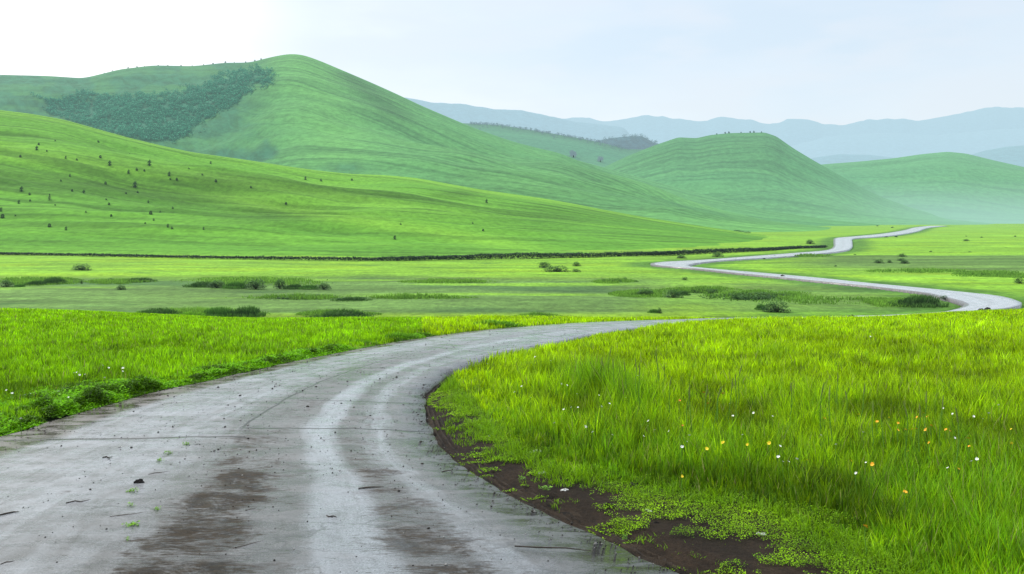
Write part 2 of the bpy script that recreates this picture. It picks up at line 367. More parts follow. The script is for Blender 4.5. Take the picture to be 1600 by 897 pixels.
def build_ground():
    yr = np.concatenate([np.linspace(-40, 2.5, 12, endpoint=False), np.geomspace(2.5, 60, 420, endpoint=False), np.geomspace(60, 5000, 420)])
    ur = np.concatenate([np.linspace(-2.2, -.8, 24, endpoint=False), np.linspace(-.8, .8, 560), np.linspace(.8, 2.2, 25)[1:]])
    Yg, U = np.meshgrid(yr, ur, indexing='ij')
    X = U * (np.maximum(Yg, 0) + 1.2 + 30 * sstep(2.5, -30, Yg))
    x = X.ravel(); y = Yg.ravel()
    z0 = base_z(x, y); z = z0.copy()
    fg = y < 60
    d1 = np.full(x.shape, 99.); i1 = np.zeros(x.shape, bool)
    s = y < 80
    d1[s] = np.minimum(dist_poly(x[s], y[s], L1[::3]), dist_poly(x[s], y[s], R1[::3])); i1[s] = inside(x[s], y[s], ROAD1)
    sd1 = np.where(i1, -d1, d1)
    d2 = np.full(x.shape, 99.); i2 = np.zeros(x.shape, bool)
    s = (y > 60) & (y < 900) & (x > 5) & (x < 420)
    d2[s] = np.minimum(dist_poly(x[s], y[s], L2[::3]), dist_poly(x[s], y[s], R2[::3])); i2[s] = inside(x[s], y[s], ROAD2)
    sd2 = np.where(i2, -d2, d2)
    # meadow humps
    off = sstep(.3, 3, sd1) * sstep(2, 14, sd2)
    z += off * (.22 * (fbm(x / 4.5, y / 4.5, 2) - .5) + .10 * (fbm(x / 1.3, y / 1.3, 4) - .5)) * sstep(60, 26, y) * sstep(44, 34, y)
    z += off * .55 * (fbm(x / 26, y / 14, 12) - .5) * sstep(70, 95, y) * sstep(500, 180, y)
    # soil margin of the near road lies below the slab; the slab has a bed
    soil = sstep(.55, .05, sd1 + .25 * (fbm(x / .8, y / .8, 6) - .5))
    z -= .055 * soil * (y < 60)
    # ruts along the right verge
    rr = np.full(x.shape, 99.); s = (y < 17) & (y > 2) & (x > -3); rr[s] = dist_poly(x[s], y[s], R1[20:140:2])
    rut = np.sin(rr * 2 * np.pi / .11) * sstep(.05, .15, rr) * sstep(.75, .5, rr)
    z += np.where(i1, 0, .012 * rut * (y < 16))
    z = np.where(i1 | (sd1 < .03), z0 - .12, z)
    z = np.where(sd2 < np.maximum(.4, y * .006), z0 - .25, z)
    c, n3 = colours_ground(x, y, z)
    # bare earth beside the near road
    sm = ~i1 & (y < 45)
    tall = np.full(x.shape, 99.); s = sm & (y < 24); tall[s] = dist_poly(x[s], y[s], TALLW)
    side_r = inside(x, y, np.vstack([R1[20:150], TALLW[::-1]]) if False else np.vstack([at(690, 583)[None], TALLW, np.array([[5.5, 2.0]]), R1[18:][(R1[18:, 1] < 17.2)]]))
    earth = np.array([.016, .0103, .0060]) * (.5 + 1.0 * fbm(x / .25, y / .12, 91)[:, None])
    m = np.clip(sstep(.42, .12, sd1 + .5 * (n3 - .5)) * (y < 40), 0, 1)
    m = np.maximum(m, side_r * 1.0); m = np.maximum(m, (tall < .5) * sstep(.5, .1, tall) * .9)
    c = c * (1 - m[:, None]) + earth * m[:, None]
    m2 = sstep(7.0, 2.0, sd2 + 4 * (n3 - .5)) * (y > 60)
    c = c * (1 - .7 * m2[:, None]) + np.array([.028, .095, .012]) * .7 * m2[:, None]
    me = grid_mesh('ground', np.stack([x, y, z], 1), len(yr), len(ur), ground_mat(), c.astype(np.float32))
    tag(link('ground', me), kind='structure')
build_ground()

def build_road(name, L, R, lift, mat, drop):
    nc = 9; n = len(L); V = []; UV = []
    C = .5 * (L + R); v = np.concatenate([[0], np.cumsum(np.hypot(*np.diff(C, axis=0).T))])
    for i in range(n):
        jl = .09 * (fbm(np.array(v[i] * 1.6), np.array(3.), 5) - .5) * 2; jr = .09 * (fbm(np.array(v[i] * 2.2), np.array(9.), 7) - .5) * 2
        w = np.linalg.norm(R[i] - L[i]) + 1e-6
        for j in range(-1, nc + 1):
            t = min(max(j / (nc - 1), 0), 1)
            q = L[i] + (R[i] - L[i]) * (t + (jl * (1 - t) + jr * t) / w)
            z = float(base_z(q[0], q[1])) + lift + .05 * math.sin(t * math.pi)
            if j in (-1, nc): z -= drop
            V.append((q[0], q[1], z)); UV.append((t, v[i]))
    me = grid_mesh(name, np.array(V), n, nc + 2, mat, None, np.array(UV))
    return tag(link(name, me), kind='structure')
def soil_mat():
    n = NT('verge_soil'); p = n.pos(); uv = n.uv()
    a = n.noise(p, 9, 6, .7); b = n.noise(n.mapv(uv, (14, .7, 1)), 1.0, 5, .7, .3); g = n.noise(p, 70, 4, .7)
    f = n.math('ADD', n.math('MULTIPLY', a, .5), n.math('MULTIPLY', b, .5))
    c = n.mix(n.ramp(f, .38, .62), (.004, .0027, .0016), (.040, .0265, .0155))
    c = n.mix(n.ramp(b, .60, .72, 0, .5), c, (.095, .066, .038))
    h = n.math('ADD', n.math('MULTIPLY', a, .6), n.math('ADD', n.math('MULTIPLY', g, .5), n.math('MULTIPLY', b, .5)))
    return n.done(n.bsdf(c, .85, .2, n.bump(h, 1.0, .05)))
def build_ruts():
    i0 = int(np.argmax(R1[:, 1] > 2.2)); C = R1[i0:]; C = C[C[:, 1] < 19]; T = np.gradient(C, axis=0); T /= np.linalg.norm(T, axis=1)[:, None]
    k = np.linspace(0, len(C) - 1, 420); C = np.stack([np.interp(k, np.arange(len(C)), C[:, j]) for j in (0, 1)], 1); T = np.stack([np.interp(k, np.arange(len(T)), T[:, j]) for j in (0, 1)], 1)
    T /= np.linalg.norm(T, axis=1)[:, None]; Nn = np.stack([T[:, 1], -T[:, 0]], 1); v = np.concatenate([[0], np.cumsum(np.hypot(*np.diff(C, axis=0).T))])
    nc = 46; V = []; UV = []
    for i in range(len(C)):
        w = float(np.interp(C[i, 1], [2, 7, 9, 11, 13, 14.5, 16, 19], [1.9, 1.5, .95, .62, .42, .16, .2, .18]))
        for j in range(nc):
            o = -.06 + (w + .06) * j / (nc - 1); q = C[i] + Nn[i] * o; xx, yy = np.array(q[0]), np.array(q[1])
            wob = .05 * (float(vnoise(np.array(v[i] * .7), np.array(1.0), 5)) - .5)
            r = math.sin((o + wob) * 2 * math.pi / .072) * float(sstep(.03, .10, o) * sstep(.62, .42, o))
            z = float(base_z(q[0], q[1])) - .045 + .026 * r + .06 * (float(fbm(xx / .22, yy / .16, 33)) - .5) - .10 * float(sstep(w - .12, w, o)) - .02 * float(sstep(.1, -.05, o))
            V.append((q[0], q[1], z)); UV.append((o, v[i]))
    tag(link('verge_soil', grid_mesh('verge_soil', np.array(V), len(C), nc, soil_mat(), None, np.array(UV))), kind='structure')
build_ruts()
build_road('road', L1, R1, .01, road_mat('wet_asphalt'), .16)
build_road('distant_road', L2, R2, .10, road_mat('sheen_asphalt', True), .5)

# ------------------------------------------------------------------ hills
class Hill:
    def __init__(s, sil, base, ridge, zb=-5.6, p=1.5, amp=0.0, wl=(90, 60), seed=1, back=.5, jag=0.0):
        s.sil, s.base, s.ridge, s.zb, s.p, s.amp, s.wl, s.seed, s.back, s.jag = np.array(sil, float), np.array(base, float), np.array(ridge, float), zb, p, amp, wl, seed, back, jag
        xs = np.linspace(s.sil[0, 0], s.sil[-1, 0], 1100); ys = np.interp(xs, s.sil[:, 0], s.sil[:, 1])
        k = np.exp(-np.linspace(-2, 2, 25) ** 2); k /= k.sum()
        s.xs, s.ys = xs, np.convolve(np.pad(ys, 12, 'edge'), k, 'valid')
    def pt(s, px, t):
        px = np.asarray(px, float); t = np.asarray(t, float)
        py = np.interp(px, s.xs, s.ys)
        if s.jag: py = py - s.jag * (fbm(px / 14, px * 0 + 3, s.seed + 60, 4) - .5)
        Db = np.interp(px, s.base[:, 0], s.base[:, 1]); Dr = np.interp(px, s.ridge[:, 0], s.ridge[:, 1])
        D = Db + (Dr - Db) * t
        zr = HC + (HOR - py) / F * Dr
        if s.p == 1: zr = s.zb + (zr - s.zb) * sstep(s.xs[0], s.xs[0] + 60, px) * sstep(s.xs[-1], s.xs[-1] - 90, px)
        tf = np.clip(t, 0, 1); tb = np.clip((t - 1) / s.back, 0, 1)
        P = .5 * tf ** s.p + .5 * (3 * tf ** 2 - 2 * tf ** 3)
        z = s.zb + (zr - s.zb) * P * (1 - tb ** 1.7 * .98)
        X = (px - CX) / F * D
        if s.amp:
            w = np.sin(np.pi * np.clip(t, 0, 1)) ** .8
            z = z + s.amp * w * np.clip((zr - s.zb) / 30, 0, 1) * (fbm(X / s.wl[0], D / s.wl[1], s.seed) - .5) * 2
        return X, D, z
    def find(s, px, py):
        lo, hi = 0.0, 1.0
        for _ in range(40):
            m = .5 * (lo + hi); X, D, z = s.pt(np.array(float(px)), np.array(m)); q = HOR + F * (HC - z) / D
            if q > py: lo = m
            else: hi = m
        return Vector((float(X), float(D), float(z)))
    def build(s, name, mat, nc, nr, colfn=None):
        px = np.linspace(s.xs[0], s.xs[-1], nc); t = np.concatenate([np.linspace(0, 1, nr), np.linspace(1, 1 + s.back, max(6, nr // 8))[1:]])
        T, PX = np.meshgrid(t, px, indexing='ij')
        X, D, Z = s.pt(PX, T)
        V = np.stack([X.ravel(), D.ravel(), Z.ravel()], 1)
        Dm = np.mean(D)
        ds = np.hypot(np.diff(D, axis=0), np.diff(Z, axis=0)); sl = np.vstack([np.zeros((1, nc)), np.cumsum(ds, 0)])
        tl = T * np.max(sl) / t[-1]
        uv = np.stack([(PX * Dm / F).ravel(), tl.ravel()], 1)
        col = np.zeros((len(V), 3), np.float32)
        if colfn is not None:
            col = colfn(PX.ravel(), (HOR + F * (HC - Z) / D).ravel(), T.ravel(), X.ravel(), D.ravel()).astype(np.float32)
        return tag(link(name, grid_mesh(name, V, len(t), nc, mat, col, uv)), kind='structure')

near_hill = Hill([(-900, 120), (-600, 105), (-260, 140), (-120, 158), (0, 172), (50, 178), (100, 187), (150, 201), (200, 215), (250, 227), (300, 238), (350, 245), (400, 252), (450, 260), (500, 267), (550, 272), (600, 273.5), (650, 278), (700, 287), (750, 296),
                  (800, 303), (850, 310), (900, 319), (950, 329), (1000, 338), (1050, 346), (1100, 354), (1150, 362), (1200, 370), (1290, 384), (1330, 390)],
                 [(-260, 180), (0, 184), (300, 176), (600, 168), (800, 172), (1000, 182), (1100, 192), (1200, 210), (1330, 240)],
                 [(-260, 430), (0, 430), (800, 430), (1000, 425), (1100, 420), (1200, 350), (1330, 260)], p=1.45, amp=7.5, wl=(120, 34), seed=4)
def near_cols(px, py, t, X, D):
    crest = np.clip(sstep(.80, 1.0, t) * .9 + sstep(.10, .0, t) * .5 + .9 * np.exp(-((py - (262 + (px - 200) * .135)) / 15) ** 2) * sstep(850, 500, px) + .8 * np.exp(-((py - (318 + (px - 400) * .16)) / 12) ** 2) * sstep(250, 420, px) * sstep(950, 750, px), 0, 1)  # rim light and lit bands painted into the grass colour
    fold_shade = np.clip(np.exp(-((py - (278 + px * .10)) / 17) ** 2) * .9 * sstep(520, 250, px) * (.5 + fbm(X / 60, D / 20, 9)) + np.exp(-((px - 712) / 42) ** 2 - ((py - 303) / 8) ** 2) * .8
                  + np.exp(-((px - 430) / 110) ** 2 - ((py - 336) / 11) ** 2) * .8 + np.exp(-((px - 860) / 130) ** 2 - ((py - 338) / 16) ** 2) * .45 + .5 * sstep(.52, .7, fbm(X / 90, D / 22, 15)), 0, 1)  # shade of folds and hollows painted in as darker grass
    return np.stack([0 * px, crest, fold_shade], 1)
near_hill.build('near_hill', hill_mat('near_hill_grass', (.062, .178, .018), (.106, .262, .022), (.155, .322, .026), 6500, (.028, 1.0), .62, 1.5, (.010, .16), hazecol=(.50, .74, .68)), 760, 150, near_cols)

mountain = Hill([(-900, 135), (-600, 120), (-260, 112), (-120, 116), (0, 117), (60, 119), (130, 123), (190, 108), (240, 103), (300, 104), (350, 98), (390, 98), (420, 90), (450, 84), (472, 85), (500, 95), (540, 112), (580, 129), (620, 147), (660, 166), (700, 183), (740, 200),
                 (800, 221), (850, 234), (871, 238), (950, 270), (1000, 288), (1060, 308), (1130, 329), (1200, 345), (1300, 356), (1420, 360)],
                [(-260, 470), (1000, 450), (1150, 440), (1250, 440), (1420, 560)],
                [(-260, 1350), (0, 1300), (300, 1250), (430, 1020), (520, 1000), (800, 930), (1000, 840), (1200, 660), (1420, 600)], p=1.25, amp=26, wl=(300, 170), seed=22)
FOREST = [(60, 152), (110, 160), (150, 148), (240, 150), (330, 128), (400, 108), (424, 108), (405, 135), (345, 172), (300, 205), (275, 228), (200, 216), (110, 190), (75, 178)]
FOREST2 = [(360, 240), (400, 232), (425, 222), (430, 238), (405, 256), (360, 252)]
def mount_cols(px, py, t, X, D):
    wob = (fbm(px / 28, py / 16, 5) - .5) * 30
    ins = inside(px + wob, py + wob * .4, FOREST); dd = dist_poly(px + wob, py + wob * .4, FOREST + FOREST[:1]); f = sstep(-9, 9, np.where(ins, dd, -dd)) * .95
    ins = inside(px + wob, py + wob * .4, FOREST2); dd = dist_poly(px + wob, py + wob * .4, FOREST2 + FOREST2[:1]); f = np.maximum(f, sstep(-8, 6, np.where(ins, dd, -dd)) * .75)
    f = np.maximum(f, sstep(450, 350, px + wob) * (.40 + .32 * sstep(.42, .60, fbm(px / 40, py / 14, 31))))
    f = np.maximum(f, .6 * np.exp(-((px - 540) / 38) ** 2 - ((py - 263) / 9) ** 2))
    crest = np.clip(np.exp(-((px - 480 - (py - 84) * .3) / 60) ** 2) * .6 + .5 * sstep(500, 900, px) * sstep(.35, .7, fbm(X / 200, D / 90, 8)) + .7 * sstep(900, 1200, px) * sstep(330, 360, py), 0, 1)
    fold_shade = np.clip(.9 * np.exp(-((px - (545 + (py - 120) * 1.25)) / 26) ** 2) * sstep(205, 170, py) * sstep(105, 120, py) + .35 * sstep(.5, .7, fbm(X / 160, D / 120, 18)), 0, 1)  # shade of the ravine and hollows painted into the slope colour
    return np.stack([f, crest, fold_shade], 1)
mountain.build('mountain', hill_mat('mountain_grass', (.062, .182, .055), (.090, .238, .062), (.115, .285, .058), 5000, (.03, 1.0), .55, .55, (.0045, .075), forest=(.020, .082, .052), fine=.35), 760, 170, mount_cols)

spur = Hill([(820, 230), (900, 250), (1000, 277), (1100, 304), (1200, 326), (1300, 343), (1380, 351), (1440, 356)], [(820, 700), (1440, 700)], [(820, 1040), (1200, 960), (1440, 830)], p=1.3, amp=6, wl=(200, 120), seed=31)
spur.build('hill_spur', hill_mat('spur_grass', (.060, .180, .058), (.086, .230, .062), (.112, .285, .058), 4700, (.03, 1.0), .5, .5, (.0045, .09), fine=.35), 200, 60)

dome = Hill([(860, 300), (900, 281), (940, 263), (980, 244), (1020, 228), (1060, 214.5), (1088, 216), (1110, 211), (1140, 208), (1195, 207), (1213, 213), (1240, 232), (1270, 250), (1300, 267), (1340, 290), (1380, 309), (1420, 323), (1480, 338), (1560, 349), (1640, 354)],
            [(860, 850), (1640, 820)], [(860, 1250), (1200, 1200), (1640, 1000)], p=1.25, amp=11, wl=(240, 170), seed=40)
def dome_cols(px, py, t, X, D):
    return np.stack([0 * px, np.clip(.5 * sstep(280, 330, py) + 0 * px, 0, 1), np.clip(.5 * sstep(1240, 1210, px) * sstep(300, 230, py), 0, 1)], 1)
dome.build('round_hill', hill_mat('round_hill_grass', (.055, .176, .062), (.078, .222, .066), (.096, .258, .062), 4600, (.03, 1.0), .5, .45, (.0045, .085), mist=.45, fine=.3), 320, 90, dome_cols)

right_hill = Hill([(1180, 275), (1240, 262), (1290, 257), (1340, 253), (1400, 247), (1440, 241), (1480, 237), (1510, 240), (1550, 250), (1600, 261), (1700, 285), (1820, 290), (1980, 265), (2200, 270), (2400, 290)], [(1180, 950), (2400, 900)], [(1180, 1600), (1500, 1500), (2400, 1300)], p=1.2, amp=22, wl=(340, 220), seed=52)
right_hill.build('right_hill', hill_mat('right_hill_grass', (.056, .178, .066), (.082, .226, .070), (.10, .26, .064), 4300, (.03, 1.0), .35, .4, (.004, .06), mist=.62, fine=.3), 260, 80)

def far_mat(name, col, L, hz=(.54, .745, .84)):  # blue of distance put into the base colour, besides the haze glow
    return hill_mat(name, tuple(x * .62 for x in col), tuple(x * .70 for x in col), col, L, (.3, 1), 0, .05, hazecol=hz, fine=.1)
wooded = Hill([(640, 190), (735, 193), (780, 195.5), (830, 203), (870, 210), (900, 215), (940, 223), (980, 233), (1030, 234), (1100, 236), (1200, 246)], [(640, 1500), (1200, 1400)], [(640, 2300), (1200, 1900)], p=1.1, amp=14, wl=(300, 300), seed=61)
wooded.build('wooded_ridge', hill_mat('wooded_ridge_grass', (.030, .115, .058), (.052, .16, .062), (.07, .2, .05), 4600, (.04, 1), .2, .3, fine=.2), 240, 40,
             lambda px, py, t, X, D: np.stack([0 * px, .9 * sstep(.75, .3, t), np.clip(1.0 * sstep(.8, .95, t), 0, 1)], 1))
knoll = Hill([(900, 232), (930, 221), (955, 216), (985, 213), (1003, 213), (1020, 222), (1050, 228), (1080, 232)], [(900, 2350), (1080, 2350)], [(900, 2600), (1080, 2600)], p=1.01, jag=3.0)
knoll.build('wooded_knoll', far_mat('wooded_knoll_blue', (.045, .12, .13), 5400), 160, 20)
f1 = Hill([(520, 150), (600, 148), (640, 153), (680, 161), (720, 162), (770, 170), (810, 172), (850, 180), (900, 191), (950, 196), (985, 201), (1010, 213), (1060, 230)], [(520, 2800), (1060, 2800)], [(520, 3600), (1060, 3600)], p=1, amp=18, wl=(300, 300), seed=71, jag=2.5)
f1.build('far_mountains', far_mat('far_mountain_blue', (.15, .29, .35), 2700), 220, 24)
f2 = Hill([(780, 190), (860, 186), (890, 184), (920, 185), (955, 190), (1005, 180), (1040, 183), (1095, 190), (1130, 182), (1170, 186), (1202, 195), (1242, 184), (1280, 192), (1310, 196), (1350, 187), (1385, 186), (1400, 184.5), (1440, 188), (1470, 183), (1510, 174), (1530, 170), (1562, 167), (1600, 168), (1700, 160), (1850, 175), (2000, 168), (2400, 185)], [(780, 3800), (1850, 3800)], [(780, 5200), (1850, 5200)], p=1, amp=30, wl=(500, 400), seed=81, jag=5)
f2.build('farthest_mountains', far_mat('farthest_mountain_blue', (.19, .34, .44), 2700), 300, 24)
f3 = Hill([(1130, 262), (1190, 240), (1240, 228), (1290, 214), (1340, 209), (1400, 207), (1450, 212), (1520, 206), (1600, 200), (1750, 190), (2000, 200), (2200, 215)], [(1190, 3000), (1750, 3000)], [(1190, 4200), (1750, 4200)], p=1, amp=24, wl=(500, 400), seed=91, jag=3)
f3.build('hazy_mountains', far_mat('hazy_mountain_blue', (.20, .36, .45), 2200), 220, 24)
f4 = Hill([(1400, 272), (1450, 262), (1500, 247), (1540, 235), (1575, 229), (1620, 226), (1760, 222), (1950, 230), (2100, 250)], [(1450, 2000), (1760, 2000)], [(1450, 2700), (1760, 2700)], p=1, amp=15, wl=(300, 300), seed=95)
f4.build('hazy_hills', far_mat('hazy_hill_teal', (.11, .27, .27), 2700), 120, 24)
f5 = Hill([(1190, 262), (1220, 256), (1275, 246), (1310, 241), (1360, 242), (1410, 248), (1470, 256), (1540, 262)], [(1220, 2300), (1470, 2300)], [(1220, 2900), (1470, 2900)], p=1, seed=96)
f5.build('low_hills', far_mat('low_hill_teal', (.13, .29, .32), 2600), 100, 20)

# ------------------------------------------------------------------ grass
BLADE = leaf_mat('grass_blade', .45, .5, .25)
def blades(P, H, W, cb, ct, lean=.35, mat=BLADE, name='grass', la=None):
    n = len(P); yaw = RNG.uniform(0, 2 * np.pi, n); ln = RNG.uniform(.05, lean, n) * H * 1.6; la = RNG.uniform(0, 2 * np.pi, n) if la is None else la + RNG.normal(0, .6, n)
    dx, dy = np.cos(yaw) * W * .5, np.sin(yaw) * W * .5
    lx, ly = np.cos(la) * ln, np.sin(la) * ln
    V = np.empty((n, 5, 3), np.float32)
    V[:, 0] = np.stack([P[:, 0] - dx, P[:, 1] - dy, P[:, 2] - .02], 1); V[:, 1] = np.stack([P[:, 0] + dx, P[:, 1] + dy, P[:, 2] - .02], 1)
    V[:, 2] = np.stack([P[:, 0] + dx * .8 + lx * .3, P[:, 1] + dy * .8 + ly * .3, P[:, 2] + H * .55], 1)
    V[:, 3] = np.stack([P[:, 0] - dx * .8 + lx * .3, P[:, 1] - dy * .8 + ly * .3, P[:, 2] + H * .55], 1)
    V[:, 4] = np.stack([P[:, 0] + lx, P[:, 1] + ly, P[:, 2] + H], 1)
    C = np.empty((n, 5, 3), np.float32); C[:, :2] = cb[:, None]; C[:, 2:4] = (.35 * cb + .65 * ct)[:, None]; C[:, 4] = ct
    b = (np.arange(n) * 5)[:, None]
    loops = (b + np.array([[0, 1, 2, 3, 3, 2, 4]])).ravel()
    st = (np.arange(n)[:, None] * 7 + np.array([[0, 4]])).ravel(); tot = np.tile([4, 3], n)
    return np_mesh(name, V.reshape(-1, 3), loops, st, tot, mat, C.reshape(-1, 3))

def meadow_z(x, y, sd1):
    off = sstep(.3, 3, sd1)
    return base_z(x, y) + off * (.22 * (fbm(x / 4.5, y / 4.5, 2) - .5) + .10 * (fbm(x / 1.3, y / 1.3, 4) - .5)) * sstep(60, 26, y) * sstep(44, 34, y)

RIGHT_VERGE = np.vstack([at(690, 583)[None], TALLW, np.array([[5.5, 2.0]]), R1[18:][(R1[18:, 1] < 17.2)]])
def road_sd(x, y):
    d = np.minimum(dist_poly(x, y, L1[::4]), dist_poly(x, y, R1[::4])); return np.where(inside(x, y, ROAD1), -d, d)

def pix(x, y, z): return CX + F * x / y, HOR + F * (HC - z) / y

def build_grass():
    N = 700000
    q = RNG.uniform(0, 1, N); e = .4
    y = (6.3 ** e + q * (47 ** e - 6.3 ** e)) ** (1 / e); u = RNG.uniform(-.66, .66, N); x = u * y
    nC = N // 13; ci = RNG.integers(0, nC, N); cx0, cy0 = x[:nC], y[:nC]
    ra = RNG.uniform(0, 2 * np.pi, N); rr = np.abs(RNG.normal(0, 1, N)) * (.035 + .0035 * cy0[ci]) * RNG.uniform(.5, 1.6, nC)[ci]
    loose = RNG.uniform(0, 1, N) < .30
    x = np.where(loose, x, cx0[ci] + np.cos(ra) * rr); y = np.where(loose, y, cy0[ci] + np.sin(ra) * rr)
    cH = np.where(loose, RNG.uniform(.5, 1.1, N), RNG.uniform(.55, 1.5, nC)[ci]); cC = np.where(loose, RNG.uniform(.7, 1.3, N), RNG.uniform(.52, 1.40, nC)[ci]); cD = np.where(loose, 0, (RNG.uniform(0, 1, nC) < .16)[ci]); cY = np.where(loose, RNG.normal(0, .2, N), RNG.normal(0, .32, nC)[ci])
    s = inside(x, y, ROAD1) | (y < 6); x, y, ra, cH, cC, cY, cD = x[~s], y[~s], ra[~s], cH[~s], cC[~s], cY[~s], cD[~s]
    sd = road_sd(x, y)
    verge = inside(x, y, RIGHT_VERGE)
    keep = ~verge & (sd > .10 + .25 * vnoise(x / .7, y / .7, 3))
    x, y, sd, ra, cH, cC, cY, cD = x[keep], y[keep], sd[keep], ra[keep], cH[keep], cC[keep], cY[keep], cD[keep]
    z = meadow_z(x, y, sd); px, py = pix(x, y, z)
    right = px > 660
    dT = dist_poly(x, y, TALLW)
    n1 = fbm(x / 1.1, y / 1.1, 14); n2 = fbm(x / 5, y / 3, 15); n3 = fbm(x / .35, y / .35, 16)
    H = np.where(right, .235 - .009 * np.clip(y - 8, 0, 11), .095) * sstep(46, 24, y) + .03
    H *= (.60 + .75 * n1) * cH
    H *= .45 + .55 * sstep(.0, .9, np.where(right & (y < 20), dT, sd))
    H *= RNG.uniform(.65, 1.2, len(x))
    m = np.clip(.14 + sstep(9.5, 16.5, y) * .95 + (n2 - .5) * .7 + (n3 - .5) * .4 + cY, 0, 1)[:, None]
    for (cx, cy, rx, ry, k) in [(930, 612, 62, 24, 1.2), (985, 640, 50, 20, 1.0), (1250, 640, 70, 25, .45), (1400, 655, 90, 30, .3), (870, 590, 50, 14, .5), (1210, 560, 40, 10, .5), (1440, 560, 50, 8, .5), (420, 555, 40, 8, .6), (180, 590, 45, 10, .5)]:
        bl = k * np.exp(-((px - cx) / rx) ** 2 - ((py - cy) / ry) ** 2); H *= 1 + bl; m *= (1 - .8 * np.clip(bl, 0, 1))[:, None]
    W = np.maximum(.0105, y * .00092) * RNG.uniform(.6, 1.35, len(x))
    g = np.array([.155, .350, .006]); yl = np.where(right[:, None], np.array([[.45, .665, .003]]), np.array([[.285, .545, .004]]))
    ct = g * (1 - m) + yl * m
    ct = ct * (1 - .6 * cD[:, None]) + np.array([.125, .235, .030]) * .6 * cD[:, None]
    ct = ct * (RNG.uniform(.6, 1.4, len(x)) * cC * (.74 + .6 * n1))[:, None]
    n6 = fbm(x / .9, y / .45, 19); dk = np.maximum(sstep(.50, .38, n1) * sstep(26, 12, y), sstep(.54, .66, n6) * .7)
    ct = ct * (1 - .38 * dk[:, None])  # dips and gaps darkened: shading painted into the blades
    dry = RNG.uniform(0, 1, len(x)) < .030
    ct[dry] = np.array([.42, .40, .13]) * RNG.uniform(.5, 1.1, (int(dry.sum()), 1))
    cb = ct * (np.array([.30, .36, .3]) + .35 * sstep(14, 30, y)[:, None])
    P = np.stack([x, y, z], 1)
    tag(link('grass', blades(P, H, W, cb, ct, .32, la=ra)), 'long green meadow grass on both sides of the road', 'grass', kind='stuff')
build_grass()
def build_rushes():
    P, C, H, W = [], [], [], []
    for cx, cy, rx, ry, d in [(55, 440, 80, 7, 1), (400, 441, 130, 8, 1), (190, 441, 60, 4, .6), (1180, 462, 95, 8, 1), (1010, 460, 60, 6, 1), (1095, 454, 65, 5, 1), (1555, 430, 70, 7, 1), (320, 490, 110, 6, 1), (530, 493, 70, 5, 1), (1400, 474, 70, 7, 1), (1270, 470, 130, 7, .5), (640, 466, 110, 3, .5), (470, 466, 120, 3, .6), (700, 441, 80, 2.5, .5), (960, 441, 40, 3, .7), (1440, 424, 90, 3, .4), (840, 498, 50, 4, .8), (1250, 400, 60, 2, .4)]:
        n = int(5200 * d); r = np.sqrt(RNG.uniform(0, 1, n)); a = RNG.uniform(0, 6.283, n)
        px = cx + np.cos(a) * r * rx; py = cy + np.sin(a) * r * ry; y = (HC - PLAIN) * F / (py - HOR); x = (px - CX) / F * y
        k = (.6 * fbm(x / 4, y / 5, 88) + .4 * fbm(x / 1.0, y / 1.2, 87) + .26 * (1 - r) + RNG.normal(0, .05, n) > .56) & ~inside(x, y, ROAD2) & ~inside(x, y, ROAD1); x, y, r = x[k], y[k], r[k]
        z = base_z(x, y) + .05; P.append(np.stack([x, y, z], 1)); m = len(x)
        H.append((.08 + .34 * (1 - r * r)) * RNG.uniform(.3, 1.25, m) * (.4 + 1.2 * fbm(x / .9, y / 1.2, 86))); W.append(y * .0009 * RNG.uniform(.6, 1.4, m))
        t = fbm(x / 2.5, y / 2.5, 89)[:, None]; C.append((np.array([.095, .22, .026]) * (1 - t) + np.array([.24, .46, .05]) * t) * RNG.uniform(.6, 1.3, m)[:, None])
    C = np.vstack(C); me = blades(np.vstack(P), np.concatenate(H), np.concatenate(W), C * .7, C, .45, leaf_mat('rush_blade', .45, .6, .1, 6500), 'rushes')
    tag(link('rushes', me), 'dull green rushes growing in loose patches over the lower plain', 'rushes', kind='stuff')
build_rushes()

# ------------------------------------------------------------------ leafy ground cover
LEAF = leaf_mat('broad_leaf', .45, .6, .12)
def leaves(P, S, c, tilt=.7, mat=LEAF, name='leaves', up=None):
    n = len(P); az = RNG.uniform(0, 2 * np.pi, n); el = RNG.uniform(-.25, tilt, n); rl = RNG.uniform(-.6, .6, n)
    d = np.stack([np.cos(az) * np.cos(el), np.sin(az) * np.cos(el), np.sin(el)], 1)
    sd = np.stack([-np.sin(az), np.cos(az), 0 * az], 1); nn = np.cross(d, sd)
    sd = sd * np.cos(rl)[:, None] + nn * np.sin(rl)[:, None]
    S = S[:, None]
    V = np.stack([P, P + d * S * .5 + sd * S * .32, P + d * S, P + d * S * .5 - sd * S * .32], 1)
    C = np.stack([c * .7, c, c * 1.1, c], 1)
    return np_mesh(name, V.reshape(-1, 3), np.arange(n * 4), np.arange(n) * 4, np.full(n, 4), mat, C.reshape(-1, 3).astype(np.float32))

